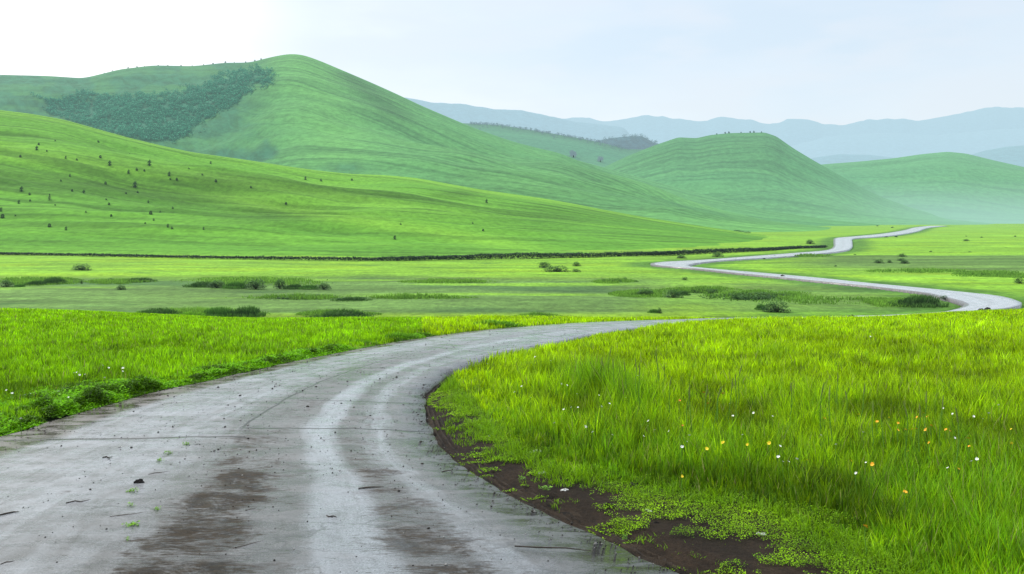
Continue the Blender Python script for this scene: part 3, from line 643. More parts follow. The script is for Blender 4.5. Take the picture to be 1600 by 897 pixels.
def build_cover():
    N = 800000
    y = RNG.uniform(6.3, 17.5, N); x = RNG.uniform(-2, 6.5, N)
    k = inside(x, y, RIGHT_VERGE) | (dist_poly(x, y, TALLW) < .45); x, y = x[k], y[k]
    k = ~inside(x, y, ROAD1); x, y = x[k], y[k]
    sd = road_sd(x, y)
    n = .6 * fbm(x / .55, y / .30, 51, 5) + .4 * fbm(x / .16, y / .10, 53, 3)
    px, py = pix(x, y, base_z(x, y))
    first = np.exp(-((py - 617) / 14) ** 2) * sstep(760, 720, px)
    soild = np.interp(y, [6.4, 8, 10, 12, 13.5, 15], [.95, .75, .6, .40, .2, .05])
    thr = .585 - .21 * sstep(-.1, .55, sd - soild) - .22 * first
    k = (n > thr) & (sd > .06); x, y, sd, n = x[k], y[k], sd[k], n[k]
    z = base_z(x, y) - .055 * sstep(.55, .05, sd) + RNG.uniform(0, .05, len(x)) * sstep(.1, .8, sd) + .05 * (fbm(x / .3, y / .3, 58) - .3)
    m = fbm(x / .4, y / .3, 57)[:, None]
    c = (np.array([.085, .225, .004]) * (1 - m) + np.array([.34, .58, .006]) * m) * (RNG.uniform(.5, 1.45, len(x)) * (.40 + 1.2 * fbm(x / .22, y / .13, 59)))[:, None]
    tag(link('ground_cover', leaves(np.stack([x, y, z], 1), RNG.uniform(.008, .021, len(x)), c, .8, name='ground_cover')), 'low bright green creeping plants between the bare soil and the grass', 'ground cover', kind='stuff')
    # short young grass sprouting between the creepers
    N = 170000
    y = RNG.uniform(6.3, 17, N); x = RNG.uniform(-2, 6.5, N); k = inside(x, y, RIGHT_VERGE) & ~inside(x, y, ROAD1); x, y = x[k], y[k]
    sd = road_sd(x, y); dT = dist_poly(x, y, TALLW); nn = .5 * fbm(x / .6, y / .35, 61) + .5 * fbm(x / .15, y / .1, 62)
    k = (nn > .40 + .22 * sstep(0, .9, dT)) & (sd > .2); x, y, dT, nn = x[k], y[k], dT[k], nn[k]
    c = (np.array([.16, .34, .005]) + np.array([.12, .18, .0]) * RNG.uniform(0, 1, len(x))[:, None]) * RNG.uniform(.45, 1.25, len(x))[:, None]
    H = (.045 + .11 * sstep(.7, 0, dT)) * RNG.uniform(.5, 1.4, len(x))
    tag(link('young_grass', blades(np.stack([x, y, base_z(x, y) - .03], 1), H, RNG.uniform(.005, .010, len(x)), c * .5, c, .7)), 'short young grass sprouting through the creeping plants of the verge', 'grass', kind='stuff')
    # leafy herbs along the far side of the road
    N = 190000
    t = RNG.uniform(0, 1, N) ** 1.2
    idx = RNG.uniform(36, 165, N); i = idx.astype(int); fr = (idx - i)[:, None]
    B = L1[i] * (1 - fr) + L1[np.minimum(i + 1, len(L1) - 1)] * fr
    T = L1[np.minimum(i + 1, len(L1) - 1)] - L1[i]; T /= np.linalg.norm(T, axis=1)[:, None] + 1e-9
    Nn = np.stack([-T[:, 1], T[:, 0]], 1)
    wide = np.interp(B[:, 1], [8, 13, 16, 22, 30], [3.2, 2.6, 1.7, 1.0, .6])
    o = .04 + t * wide
    Q = B + Nn * o[:, None]; x, y = Q[:, 0], Q[:, 1]
    m = .7 * fbm(x / .55, y / .55, 71) + .3 * fbm(x / 1.8, y / 1.2, 72); k = (m > .37 + .12 * t + .06 * sstep(15, 20, y) + .10 * (RNG.uniform(0, 1, len(x)) - .5)) & ~inside(x, y, ROAD1); x, y, t, o, m, wide = x[k], y[k], t[k], o[k], m[k], wide[k]
    mound = (m - .34) * 1.0 * sstep(.05, .35, o) * np.clip(1.15 - t, 0.25, 1) * np.interp(y, [12, 18, 28], [1, .5, .25])
    hz = RNG.uniform(0, 1, len(x)) ** .6
    z = base_z(x, y) + mound * hz
    c = (np.array([.040, .12, .004]) * (1 - hz[:, None]) * .5 + np.array([.130, .320, .005]) * hz[:, None]) * (RNG.uniform(.5, 1.4, len(x)) * (.50 + 1.0 * sstep(.36, .60, fbm(x / .28, y / .28, 73))))[:, None]  # lower leaves darkened: shade within the herbs painted in
    tag(link('verge_foliage', leaves(np.stack([x, y, z], 1), RNG.uniform(.018, .055, len(x)) * np.interp(y, [12, 30], [1, 1.2]), c, .8, name='verge_foliage')), 'leafy green herbs crowding the outer edge of the road', 'verge plants', kind='stuff')
build_cover()

# ------------------------------------------------------------------ bushes
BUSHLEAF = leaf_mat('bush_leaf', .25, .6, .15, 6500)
BARK = plain_mat('bark', (.06, .045, .032), .9)
def bush_mesh(name, n, dark, light, spread=1.0, seed=0, leaf=.11, spiky=False):
    """unit bush: radius 1, height 1"""
    r = np.random.default_rng(seed)
    k = 9; lob = np.stack([r.uniform(-.6, .6, k), r.uniform(-.6, .6, k), r.uniform(.1, .55, k), r.uniform(.35, .6, k)], 1)
    lob[0] = (0, 0, .35, .62)
    w = lob[:, 3] ** 2; w /= w.sum()
    j = r.choice(k, n, p=w); d = r.normal(size=(n, 3)); d /= np.linalg.norm(d, axis=1)[:, None]; d[:, 2] = np.abs(d[:, 2]) * np.where(r.uniform(size=n) < .85, 1, -1)
    rad = lob[j, 3] * r.uniform(.55, 1.06, n) ** .5
    P = lob[j, :3] + d * rad[:, None]; P[:, 2] = np.maximum(P[:, 2], .02) * 1.0
    P[:, 2] /= 1.08
    if not spiky:
        q = r.uniform(size=n) < .28; P[q, 2] *= .3; P[q, :2] *= 1.12
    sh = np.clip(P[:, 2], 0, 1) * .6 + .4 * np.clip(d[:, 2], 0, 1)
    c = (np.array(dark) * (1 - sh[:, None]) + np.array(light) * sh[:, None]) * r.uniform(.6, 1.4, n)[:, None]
    global RNG
    old = RNG; RNG = r
    if spiky:
        q = r.uniform(size=n) < .30; a = r.uniform(0, 6.283, n); rr = r.uniform(.6, 1.45, n)
        P[q] = np.stack([np.cos(a) * rr, np.sin(a) * rr, 0 * a], 1)[q]; c[q] = np.array(light) * r.uniform(.5, 1.1, (int(q.sum()), 1))
        P[:, 2] *= r.uniform(.55, 1.15, n)
        me = blades(P * np.array([1, 1, .62]), r.uniform(.25, .45, n), r.uniform(.03, .06, n), c * .7, c, .5, BUSHLEAF, name)
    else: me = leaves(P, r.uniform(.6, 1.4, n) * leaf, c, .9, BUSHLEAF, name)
    RNG = old
    return me
DK, LT = (.014, .048, .012), (.080, .190, .028)
PRO = {'dark': [bush_mesh('foliage', 1500, DK, LT, seed=s) for s in (1, 2, 3)],
       'soft': [bush_mesh('foliage', 1600, (.03, .10, .016), (.11, .27, .03), seed=s, spiky=True) for s in (4, 5)],
       'reed': [bush_mesh('foliage', 2000, (.020, .062, .014), (.088, .200, .030), seed=s, spiky=True) for s in (6, 7)],
       'bright': [bush_mesh('foliage', 1800, (.06, .18, .008), (.19, .42, .012), seed=s, spiky=True) for s in (8,)],
       'tiny': [bush_mesh('shrub', 260, (.008, .03, .010), (.03, .09, .02), seed=s, leaf=.28) for s in (9, 10, 11)]}
def stem_mesh():
    V, Fc = [], []
    r = random.Random(3)
    for a in range(6):
        an = a * 1.05 + r.uniform(-.3, .3); tip = Vector((math.cos(an) * .45, math.sin(an) * .45, .6)); b = Vector((math.cos(an) * .05, math.sin(an) * .05, 0)); k = len(V)
        for q, rr in ((b, .035), (b.lerp(tip, .5) + Vector((0, 0, .06)), .022), (tip, .006)):
            for j in range(5):
                t = j / 5 * 2 * math.pi; V.append(q + Vector((math.cos(t) * rr, math.sin(t) * rr, 0)))
        for l in range(2):
            for j in range(5): Fc.append((k + l * 5 + j, k + l * 5 + (j + 1) % 5, k + l * 5 + 5 + (j + 1) % 5, k + l * 5 + 5 + j))
    # joined at a root crown so that the branches make one piece
    k = len(V)
    for q in range(2):
        for j in range(6):
            t = j / 6 * 2 * math.pi; V.append(Vector((math.cos(t) * .09, math.sin(t) * .09, -.04 + .07 * q)))
    for j in range(6): Fc.append((k + j, k + (j + 1) % 6, k + 6 + (j + 1) % 6, k + 6 + j))
    Fc.append(tuple(k + 6 + j for j in range(6)))
    me = bpy.data.meshes.new('branches'); me.from_pydata([tuple(v) for v in V], [], Fc); me.materials.append(BARK); me.update(); return me
STEM = stem_mesh()
_bi = [0]
def bush(px, py, w, h, kind, label, group, name='bush', fg=False, cat='bush', pos=None, parts=True):
    q = at(px, py) if fg else atp(px, py); y = q[1]
    z = float(base_z(q[0], q[1])) if pos is None else pos.z
    if pos is not None: q = (pos.x, pos.y); y = pos.y
    W = w * y / F * .52; H = h * y / F * 1.22; _bi[0] += 1
    me = PRO[kind][_bi[0] % len(PRO[kind])]
    dep = max(W * .75, min(H, W))
    rz = (_bi[0] * 2.4) % 6.28
    if parts:
        e = empty(name, (q[0], q[1] + dep * .4, z - .02))
        f = link('foliage', me, e); f.scale = (W, dep, H); 
        s = link('branches', STEM, e); s.scale = (W, dep, H)
        o = e
    else:
        o = link(name, me); o.location = (q[0], q[1], z - .03 - .15 * H); o.scale = (W, dep, H)
    tag(o, label, cat, group); return o

G1 = 'low dark bushes on the lower plain'
BUSHES = [
 (126, 423, 34, 9, 'dark', 'lone dark dome bush on the bright strip below the hedge'),
 (187, 453, 18, 7, 'dark', 'small dark round bush on the dull strip below the lone dome bush'),
 (8, 449, 22, 10, 'dark', 'dark bush cut by the left picture edge at the dull strip'),
 (28, 449, 14, 5, 'soft', 'tiny pale low bush just beside the edge-cut dark bush'),
 (54, 446, 26, 8, 'reed', 'low spreading bush between the tiny pale one and the leaning one'),
 (80, 444, 30, 11, 'reed', 'leaning dark rushy bush at the end of the far left clump'),
 (127, 443, 5, 5, 'dark', 'very small upright shrub alone between the left clumps'),
 (172, 440, 13, 5, 'dark', 'small dark bush at the near end of a thin rushy patch'),
 (212, 440, 40, 6, 'reed', 'thin long rushy patch under the bright strip, left of the bush row'),
 (312, 448, 36, 8, 'reed', 'low leftmost bush of the dark row on the plain'),
 (337, 449.5, 34, 10, 'dark', 'second bush of the dark row, rounded and low'),
 (366, 450, 28, 10, 'soft', 'paler green bush inside the dark row on the plain'),
 (398, 451, 38, 13, 'dark', 'broadest and darkest bush of the row on the plain'),
 (436, 450.5, 22, 13, 'dark', 'tall square-looking dark bush ending the thick of the row'),
 (458, 450.5, 22, 7, 'reed', 'low thin bush after the square-looking one in the row'),
 (482, 451, 24, 6, 'soft', 'pale flat bush near the thin end of the dark row'),
 (505, 452, 26, 9, 'dark', 'last dark bush of the row, set a little apart'),
 (240, 495, 60, 13, 'reed', 'wide rushy bush at the foot of the plain, first of four'),
 (296, 497.5, 48, 10, 'bright', 'flat light green bush in front of the wide rushy one'),
 (337, 496, 40, 16, 'soft', 'rounded mid green bush, tallest of the four behind the bright meadow'),
 (380, 495, 44, 16, 'reed', 'grey-green feathery bush, last of the four behind the bright meadow'),
 (530, 498, 70, 14, 'reed', 'wide dark tufted bush alone behind the left meadow'),
 (548, 470, 44, 6, 'reed', 'low dim bush swelling on the dull part of the plain'),
 (465, 466, 90, 3.5, 'reed', 'long thin dark strip of rushes crossing the dull plain'),
 (826, 501, 14, 7, 'reed', 'small dim bush just beyond the road crest, left of a pair'),
 (851, 500, 24, 9, 'reed', 'larger dim bush of the pair just beyond the road crest'),
 (850, 418.5, 22, 8, 'dark', 'peaked dark bush at the back of the cluster of four under the hedge'),
 (872, 425.5, 44, 9, 'dark', 'long flat dark bush in front of the cluster of four'),
 (901, 416, 16, 6, 'dark', 'small domed bush at the back of the cluster of four'),
 (900, 426, 16, 5, 'dark', 'small flat bush at the front end of the cluster of four'),
 (958, 442, 34, 6, 'soft', 'flat pale green clump of rushes below the hairpin bend'),
 (977, 439, 11, 5, 'dark', 'small dark bush touching the flat pale rushes'),
 (994, 442, 8, 3.5, 'dark', 'tiny flat dark shrub past the flat pale rushes'),
 (1071, 439, 10, 6, 'dark', 'small round bush alone below the hairpin bend'),
 (1010, 463, 38, 10, 'dark', 'long dark bush in the hollow left of the round one'),
 (1053, 466, 30, 12, 'dark', 'round very dark bush in the hollow below the hairpin'),
 (1066, 461, 18, 7, 'reed', 'paler bush peeping out behind the round very dark one'),
 (1112, 461, 16, 8, 'dark', 'small dark bush at the tip of the long rushy bank'),
 (1100, 457, 40, 6, 'reed', 'low rushy bank rising behind the small dark bush'),
 (1180, 467, 110, 8, 'reed', 'long dark rushy bank across the dull field inside the bend'),
 (1031, 490, 9, 8, 'dark', 'small dark ball of a bush beyond the road crest'),
 (1022, 489, 14, 6, 'soft', 'scrappy pale bush beside the small dark ball'),
 (1216, 488.5, 46, 16, 'dark', 'big dark round bush in the field inside the far bend'),
 (1190, 484, 14, 9, 'soft', 'small feathery bush left of the big dark round one'),
 (1438, 479, 60, 18, 'reed', 'big grey-green bush nestled inside the wide far bend'),
 (1477, 468, 11, 6, 'dark', 'small dark clump on the inner kerb of the wide bend'),
 (1267, 381.5, 16, 6.5, 'dark', 'leaning dark bush at the hill foot near the road kink'),
 (1152, 365, 22, 5, 'dark', 'dark bush in the fold at the foot of the near hill'),
 (1168, 366, 15, 4, 'dark', 'smaller dark bush beside the one in the hill fold'),
 (1065, 404, 18, 5, 'dark', 'dark bush in front of the hedge, near the hairpin'),
 (1121, 401.5, 20, 6, 'dark', 'dark bush in front of the hedge above the far road'),
 (1375, 411.5, 15, 6, 'dark', 'boxy dark bush on the field right of the road kink'),
 (1391, 411, 9, 4.5, 'dark', 'small dark bush between the boxy and the doubled ones'),
 (1410, 402, 14, 5, 'dark', 'topmost dark bush above the doubled bush on the field'),
 (1410, 408, 13, 4.5, 'dark', 'slanting upper half of the doubled dark bush'),
 (1415, 412, 17, 5.5, 'dark', 'lower half of the doubled dark bush on the field'),
 (1510, 377, 11, 3, 'dark', 'flat dark bush far out on the light plain'),
 (1595, 444, 14, 10, 'dark', 'dark bush cut by the right picture edge'),
]
for b in BUSHES: bush(*b[:5], b[5], G1)
bush(771, 511, 66, 11, 'bright', 'bright green tuft of tall grass on the outer road edge', 'grass tufts by the road', name='grass_tuft', fg=True, cat='grass tuft')
bush(625, 530, 52, 11, 'bright', 'bright yellow-green mound of grass at the outer road bend', 'grass tufts by the road', name='grass_tuft', fg=True, cat='grass tuft')
bush(560, 538, 40, 8, 'bright', 'lower bright mound of grass left of the bend mound', 'grass tufts by the road', name='grass_tuft', fg=True, cat='grass tuft')
for px, py, w, h in [(1336, 398.5, 5, 2), (1454, 394, 6, 2), (1516, 395, 7, 2.4), (1385, 371, 6, 2), (1400, 370.6, 6, 2), (1510, 370, 3, 2), (1534, 371.5, 4, 2), (1586, 370, 4, 2), (1573, 388, 8, 1.6), (1371, 353.5, 4, 1.6), (1394, 356, 5, 1.6), (1211, 401, 4, 2), (1306, 416, 4, 2), (1194, 405, 5, 2)]:
    bush(px, py, w, h, 'tiny', 'speck of dark shrub far out on the light plain beside the distant road', 'specks of shrub on the far plain', name='shrub', cat='shrub', parts=False)
SHR = [(86, 218.5), (60.6, 224.6), (57, 232.5), (73, 234.7), (32, 243.8), (102.5, 245.7), (120, 248.4), (157, 244.8), (171, 256.5), (153.5, 220.5), (202.6, 240.6), (233, 256.5), (213.6, 264), (225.7, 265.6), (200.6, 269), (295, 262), (260, 253), (264, 272.7), (266, 278.4), (276.4, 279.8), (109, 274), (95, 281.3), (165, 286), (210.4, 290.4), (215, 299.7), (197, 301), (33, 297), (46, 302.6), (47.3, 312.7), (29, 316.4), (86, 319), (112.8, 297.2), (130.5, 301), (165.8, 310.5), (170.5, 318.3), (231.5, 315), (269.8, 324), (235.7, 333), (250, 332.3), (240, 342.6), (227, 347.8), (262, 353), (268.6, 355.6), (77.5, 352.7), (102.8, 357.8), (23.8, 335.5), (4.2, 338.7), (1, 328.4), (134, 330), (174, 336.5), (329, 254), (316, 272), (337.5, 282.5), (373, 272), (392, 291.6), (430, 276), (477, 279), (501.6, 281), (550, 280), (760, 315), (738.4, 347.5), (755, 359), (616.6, 372), (626, 349), (447, 317.5), (318, 356.6)]
BIGS = {(4.2, 338.7): 7, (233, 256.5): 6, (210.4, 290.4): 6.5, (33, 297): 5.5, (77.5, 352.7): 6, (235.7, 333): 6, (171, 256.5): 5.5}
for i, (px, py) in enumerate(SHR):
    p = near_hill.find(px, py + 2); w = BIGS.get((px, py), 3.0 + 1.6 * ((i * 7) % 5) / 4)
    bush(px, py, w, w * (.85 + .25 * (i % 3)), 'tiny', 'small dark shrub dotted on the smooth face of the near hill', 'shrubs dotted on the near hill', name='shrub', cat='shrub', pos=p, parts=False)
for i, px in enumerate([163, 176, 200, 214, 226, 247, 262, 283, 300, 318, 333, 352, 366, 384, 398, 408]):
    X, D, Z = mountain.pt(np.array(float(px)), np.array(1.0)); w = 1.9 + 1.2 * ((i * 5) % 4) / 3
    bush(px, 0 + 400, w, w * .8, 'tiny', 'tiny dark shrub on the skyline of the tall mountain', 'shrubs on the mountain skyline', name='shrub', cat='shrub', pos=Vector((float(X), float(D), float(Z))), parts=False)
for i, px in enumerate([1120, 1133, 1139, 1158, 1172, 1178, 1190]):
    X, D, Z = dome.pt(np.array(float(px)), np.array(1.0)); w = 2.2 + 1.2 * (i % 3) / 2
    bush(px, 400, w, w * .9, 'tiny', 'tiny dark shrub on top of the round hill', 'shrubs on the round hill', name='shrub', cat='shrub', pos=Vector((float(X), float(D), float(Z))), parts=False)

# ------------------------------------------------------------------ trees on the far slopes
TREELEAF = leaf_mat('far_tree_leaf', .2, .7, .1, 3600)
FARBARK = plain_mat('far_bark', (.05, .05, .05), .9)
def tree(pos, w, h, label, group, seed, name='tree', cat='tree'):
    e = empty(name, pos)
    r = np.random.default_rng(seed); n = 900
    k = 10; lob = np.stack([r.uniform(-.55, .55, k), r.uniform(-.55, .55, k), r.uniform(.35, .8, k), r.uniform(.22, .42, k)], 1)
    j = r.integers(0, k, n); d = r.normal(size=(n, 3)); d /= np.linalg.norm(d, axis=1)[:, None]
    P = lob[j, :3] + d * (lob[j, 3] * r.uniform(.5, 1.05, n))[:, None]; P[:, 2] = np.clip(P[:, 2], .08, 1.02)
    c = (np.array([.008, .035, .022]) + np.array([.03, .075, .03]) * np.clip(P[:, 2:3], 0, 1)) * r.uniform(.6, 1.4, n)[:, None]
    me = leaves(P * np.array([w / 2, w / 2, h]), r.uniform(.7, 1.3, n) * w * .13, c, .9, TREELEAF, 'crown')
    link('crown', me, e)
    V, Fc = [], []
    for l, (zz, rr) in enumerate(((-.05, .05), (.25, .035), (.6, .012))):
        for q in range(6): V.append((math.cos(q * 1.047) * rr * w, math.sin(q * 1.047) * rr * w, zz * h))
    for l in range(2):
        for q in range(6): Fc.append((l * 6 + q, l * 6 + (q + 1) % 6, l * 6 + 6 + (q + 1) % 6, l * 6 + 6 + q))
    mesh_obj('trunk', V, Fc, FARBARK, e)
    return tag(e, label, cat, group)
p = spur.find(897, 250); q = wooded.find(896, 246)
tree(q, 15 * q.y / F, 11 * q.y / F, 'large round dusky tree on the pale slope between two hills', 'trees in the gap between the hills', 3)
q = wooded.find(938, 253)
tree(q, 11 * q.y / F, 8 * q.y / F, 'smaller dusky tree lower on the pale slope between two hills', 'trees in the gap between the hills', 4)
p = near_hill.find(77.5, 313)
def conifer(pos, w, h):
    e = empty('conifer', pos); r = np.random.default_rng(5); n = 500
    t = r.uniform(.05, 1, n); a = r.uniform(0, 6.283, n); rr = (1 - t) * .5 * r.uniform(.5, 1.05, n)
    P = np.stack([np.cos(a) * rr * w, np.sin(a) * rr * w, t * h], 1)
    link('crown', leaves(P, r.uniform(.1, .2, n) * w, np.array([.008, .032, .012]) * r.uniform(.6, 2.0, n)[:, None], .4, BUSHLEAF, 'crown'), e)
    V = [(math.cos(q * 1.257) * .06 * w * (1 - .8 * l), math.sin(q * 1.257) * .06 * w * (1 - .8 * l), (-.03 + .9 * l) * h) for l in (0, 1) for q in range(5)]
    mesh_obj('trunk', V, [(q, (q + 1) % 5, 5 + (q + 1) % 5, 5 + q) for q in range(5)], FARBARK, e)
    tag(e, 'single small pointed conifer standing taller than the shrubs on the near hill', 'tree')
conifer(p, 6 * p.y / F, 10 * p.y / F)

def build_forest():
    """wood filling the hollow of the mountain: reads as one mass"""
    V, C, n = [], [], 0
    r = np.random.default_rng(77); pts = []
    while len(pts) < 6500:
        px, py = r.uniform(40, 440), r.uniform(95, 262)
        wob = (float(fbm(np.array(px / 28), np.array(py / 16), 5)) - .5) * 60 + r.normal() * 4
        i = inside(np.array([px + wob]), np.array([py + wob * .4]), FOREST)[0] 
        if i and float(vnoise(np.array(px / 9), np.array(py / 5), 3)) > .22: pts.append((px, py))
    P, S, cc = [], [], []
    for px, py in pts:
        pys = float(np.interp(px, mountain.xs, mountain.ys))
        if py < pys + 3: continue
        g = mountain.find(px, py); s = r.uniform(.4, .85); h = 3.6 * s
        m = 14
        t = r.uniform(0, 1, m) ** .8; a = r.uniform(0, 6.283, m); rr = (1 - t * .85) * 2.0 * s * r.uniform(.4, 1, m)
        P.append(np.stack([g.x + np.cos(a) * rr, g.y + np.sin(a) * rr, g.z + t * h], 1)); S.append(r.uniform(1.4, 2.6, m) * s)
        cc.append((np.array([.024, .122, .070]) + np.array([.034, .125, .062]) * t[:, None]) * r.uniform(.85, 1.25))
    global RNG; old = RNG; RNG = r
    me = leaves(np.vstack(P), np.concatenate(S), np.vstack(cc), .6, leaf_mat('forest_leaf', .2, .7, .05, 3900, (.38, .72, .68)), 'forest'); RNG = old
    tag(link('forest', me), 'dark blue-green wood filling the hollow of the tall mountain', 'forest', kind='stuff')
build_forest()
def build_treeline():
    r = np.random.default_rng(78); P, S, cc = [], [], []
    for k in range(520):
        if k < 330: h, px = wooded, r.uniform(735, 985); t = 1 - abs(r.normal()) * .05; sz = 2.0
        else: h, px = knoll, r.uniform(940, 1030); t = 1 - abs(r.normal()) * .2; sz = 2.6
        X, D, Z = h.pt(np.array(px), np.array(max(t, .3))); s = r.uniform(.5, 1.25) * sz * float(D) / F
        m = 26; d = r.normal(size=(m, 3)); d /= np.linalg.norm(d, axis=1)[:, None]
        P.append(np.array([X, D, float(Z) + s * .7]) + d * s * r.uniform(.5, 1, m)[:, None]); S.append(r.uniform(.4, .8, m) * s)
        cc.append(np.array([.010, .045, .038]) * r.uniform(.6, 1.5, m)[:, None])
    global RNG; old = RNG; RNG = r
    me = leaves(np.vstack(P), np.concatenate(S), np.vstack(cc), .8, leaf_mat('treeline_leaf', .2, .7, .05, 4200), 'treeline'); RNG = old
    tag(link('treeline', me), 'hazy line of trees along the ridge and knoll in the gap between hills', 'trees', kind='stuff')
build_treeline()

# ------------------------------------------------------------------ hedge at the hill foot
def build_hedge():
    line = [(-90, 396.5), (0, 398), (150, 400.5), (300, 403.5), (450, 406), (600, 407.5), (700, 406), (800, 404.5), (900, 403), (1000, 400.5), (1060, 398.5), (1130, 395.5), (1200, 392), (1240, 389), (1290, 387)]
    W = catmull([atp(*p) for p in line], 30); thick = catmull([(p[0], t) for p, t in zip(line, [2.8, 3.2, 3.2, 3.4, 4.2, 5, 6, 7.5, 6.5, 6, 6, 6, 4.5, 3.5, 3])], 30)[:, 1]
    r = np.random.default_rng(9); n = 60000
    k = r.uniform(0, len(W) - 1.01, n); i = k.astype(int); f = (k - i)[:, None]; B = W[i] * (1 - f) + W[i + 1] * f
    h = thick[i] * B[:, 1] / F * (.75 + .6 * fbm(k / 1.4, k * 0, 4)) * (r.uniform(0, 1, n) ** .7)
    wd = .7 * (1 - .5 * h)
    P = np.stack([B[:, 0] + r.normal(0, .3, n), B[:, 1] + r.uniform(-.8, .8, n), base_z(B[:, 0], B[:, 1]) + h], 1)
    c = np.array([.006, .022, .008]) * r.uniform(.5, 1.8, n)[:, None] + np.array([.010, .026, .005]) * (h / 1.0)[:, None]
    global RNG; old = RNG; RNG = r
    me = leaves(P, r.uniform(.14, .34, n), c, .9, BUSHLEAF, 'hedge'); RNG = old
    tag(link('hedge', me), 'long low dark hedge running along the foot of the near hill', 'hedge')
build_hedge()

# ------------------------------------------------------------------ flowers and tall stems of the meadow
STALK = plain_mat('stalk_green', (.10, .22, .02), .7)
SEED = plain_mat('seed_head', (.14, .19, .04), .8, var=.4, scale=60)
PETW = plain_mat('white_petal', (.80, .80, .76), .6, var=.06); PETO = plain_mat('orange_petal', (.85, .36, .02), .6, var=.15); PETY = plain_mat('yellow_petal', (.88, .62, .03), .6, var=.12); PETR = plain_mat('red_petal', (.62, .13, .03), .6, var=.2)
HEART = plain_mat('flower_heart', (.55, .38, .03), .8)
def tube(P, R, k=5):
    V, Fc = [], []
    for q, rr in zip(P, R):
        for j in range(k): V.append((q[0] + math.cos(j / k * 6.283) * rr, q[1] + math.sin(j / k * 6.283) * rr, q[2]))
    for l in range(len(P) - 1):
        for j in range(k): Fc.append((l * k + j, l * k + (j + 1) % k, (l + 1) * k + (j + 1) % k, (l + 1) * k + j))
    return V, Fc
def bloom_mesh(mat, n, rad, seed):
    """petals joined to a domed heart"""
    r = random.Random(seed); V = []; Fc = []; mi = []
    for j in range(n): a = j / n * 6.283; V.append((math.cos(a) * rad * .3, math.sin(a) * rad * .3, .0))
    V.append((0, 0, rad * .22)); c = n
    for j in range(n): Fc.append((j, (j + 1) % n, c)); mi.append(1)
    for j in range(n):
        a0 = j / n * 6.283; am = (j + .5) / n * 6.283; a1 = (j + 1) / n * 6.283; l = rad * r.uniform(.85, 1.15); up = rad * r.uniform(.1, .55)
        k = len(V)
        V += [(math.cos(a0 + .05) * l * .75, math.sin(a0 + .05) * l * .75, up * .7), (math.cos(am) * l, math.sin(am) * l, up), (math.cos(a1 - .05) * l * .75, math.sin(a1 - .05) * l * .75, up * .7)]
        Fc.append((j, k, k + 1, k + 2, (j + 1) % n)); mi.append(0)
    me = bpy.data.meshes.new('bloom'); me.from_pydata(V, [], Fc); me.materials.append(mat); me.materials.append(HEART); me.polygons.foreach_set('material_index', mi); me.update(); return me
BL = {'w': [bloom_mesh(PETW, 9, .030, s) for s in (1, 2)], 'o': [bloom_mesh(PETO, 8, .040, s) for s in (3, 4)], 'y': [bloom_mesh(PETY, 8, .036, 5)], 'r': [bloom_mesh(PETR, 7, .036, 6)]}
def stalk_mesh():
    V, Fc = tube([(0, 0, 0), (.01, 0, .3), (-.005, .005, .7), (0, 0, 1)], [.004, .004, .0035, .003]); me = bpy.data.meshes.new('stem'); me.from_pydata(V, [], Fc); me.materials.append(STALK); me.update(); return me
STK = stalk_mesh(); _fi = [0]
def flower(px, py, k, label, group, h=.30):
    q = at(px, py, h); z = float(base_z(q[0], q[1])); _fi[0] += 1; i = _fi[0]
    e = empty('wildflower', (q[0], q[1], z)); s = link('stem', STK, e); s.scale = (1, 1, h)
    b = link('bloom', BL[k][i % len(BL[k])], e); b.location = (0, 0, h); sc = (.42 + .26 * ((i * 37) % 11) / 10) * max(1, q[1] / 15); b.scale = (sc, sc, sc)
    b.rotation_euler = (.55 + .35 * math.sin(i * 1.7), .5 * math.sin(i * 2.3), i * .9)
    tag(e, label, 'flower', group)
WR = [(877, 600), (886, 602), (829.6, 621.6), (866, 661.4), (893, 636.7), (903, 636.7), (881, 640), (915, 667), (957, 680), (1006, 682), (1023, 672), (1045, 674), (1013, 658), (936, 617.6), (952, 630.7), (940, 635.5), (978, 621.6), (902, 615.6), (804, 613), (815, 603.7), (836, 558), (860, 564), (910, 570), (761, 568.7), (997, 587), (926, 675),
      (1177.6, 645.4), (1207, 650.5), (1145, 650), (1283, 681), (1306, 695), (1349, 676), (1353, 723), (1337.4, 740), (1216, 714), (1223.6, 721.6), (1232.4, 721.6), (1245, 718), (1481, 731), (1518, 720.7), (1526.5, 718), (1492, 684.5), (1521.4, 651), (1536, 654.7), (1545, 646), (1560.5, 633), (1473.6, 638), (1488.4, 647), (1065.6, 698.4), (1073, 690), (1219, 697.5), (1077, 681), (1141, 631), (1160, 680), (1360, 526)]
for p in WR: flower(*p, 'w', 'small white wildflower in the long grass inside the road bend', 'white wildflowers inside the bend')
for p in [(10, 609.6), (18.8, 614.5), (38.4, 617), (47.5, 615.4), (163.6, 590.8), (133, 585), (116, 583), (192, 575.3), (191.7, 580.3), (169.8, 575), (206.9, 596.3), (91.4, 612), (32.8, 654), (107, 621), (120, 582), (124, 586), (160.4, 571)]:
    flower(*p, 'w', 'small white wildflower in the grass on the outer side of the road', 'white wildflowers outside the bend', .22)
for i, p in enumerate([(1443.4, 645.4), (1449.4, 651), (1433, 652), (1478, 671.5), (1484, 673.3), (1403, 672.4), (1415, 671.4), (1425, 671), (1432, 670.5), (1446.6, 671.4), (1403.4, 661.2), (1370.4, 659.4), (1288, 653.8), (1455, 665), (1512.6, 685), (1514.5, 697.5), (1451.7, 692), (1363, 725.4), (1497.7, 733), (1414, 769), (1352, 823)]):
    flower(*p, 'o', 'orange wildflower in the long grass inside the road bend', 'orange wildflowers')
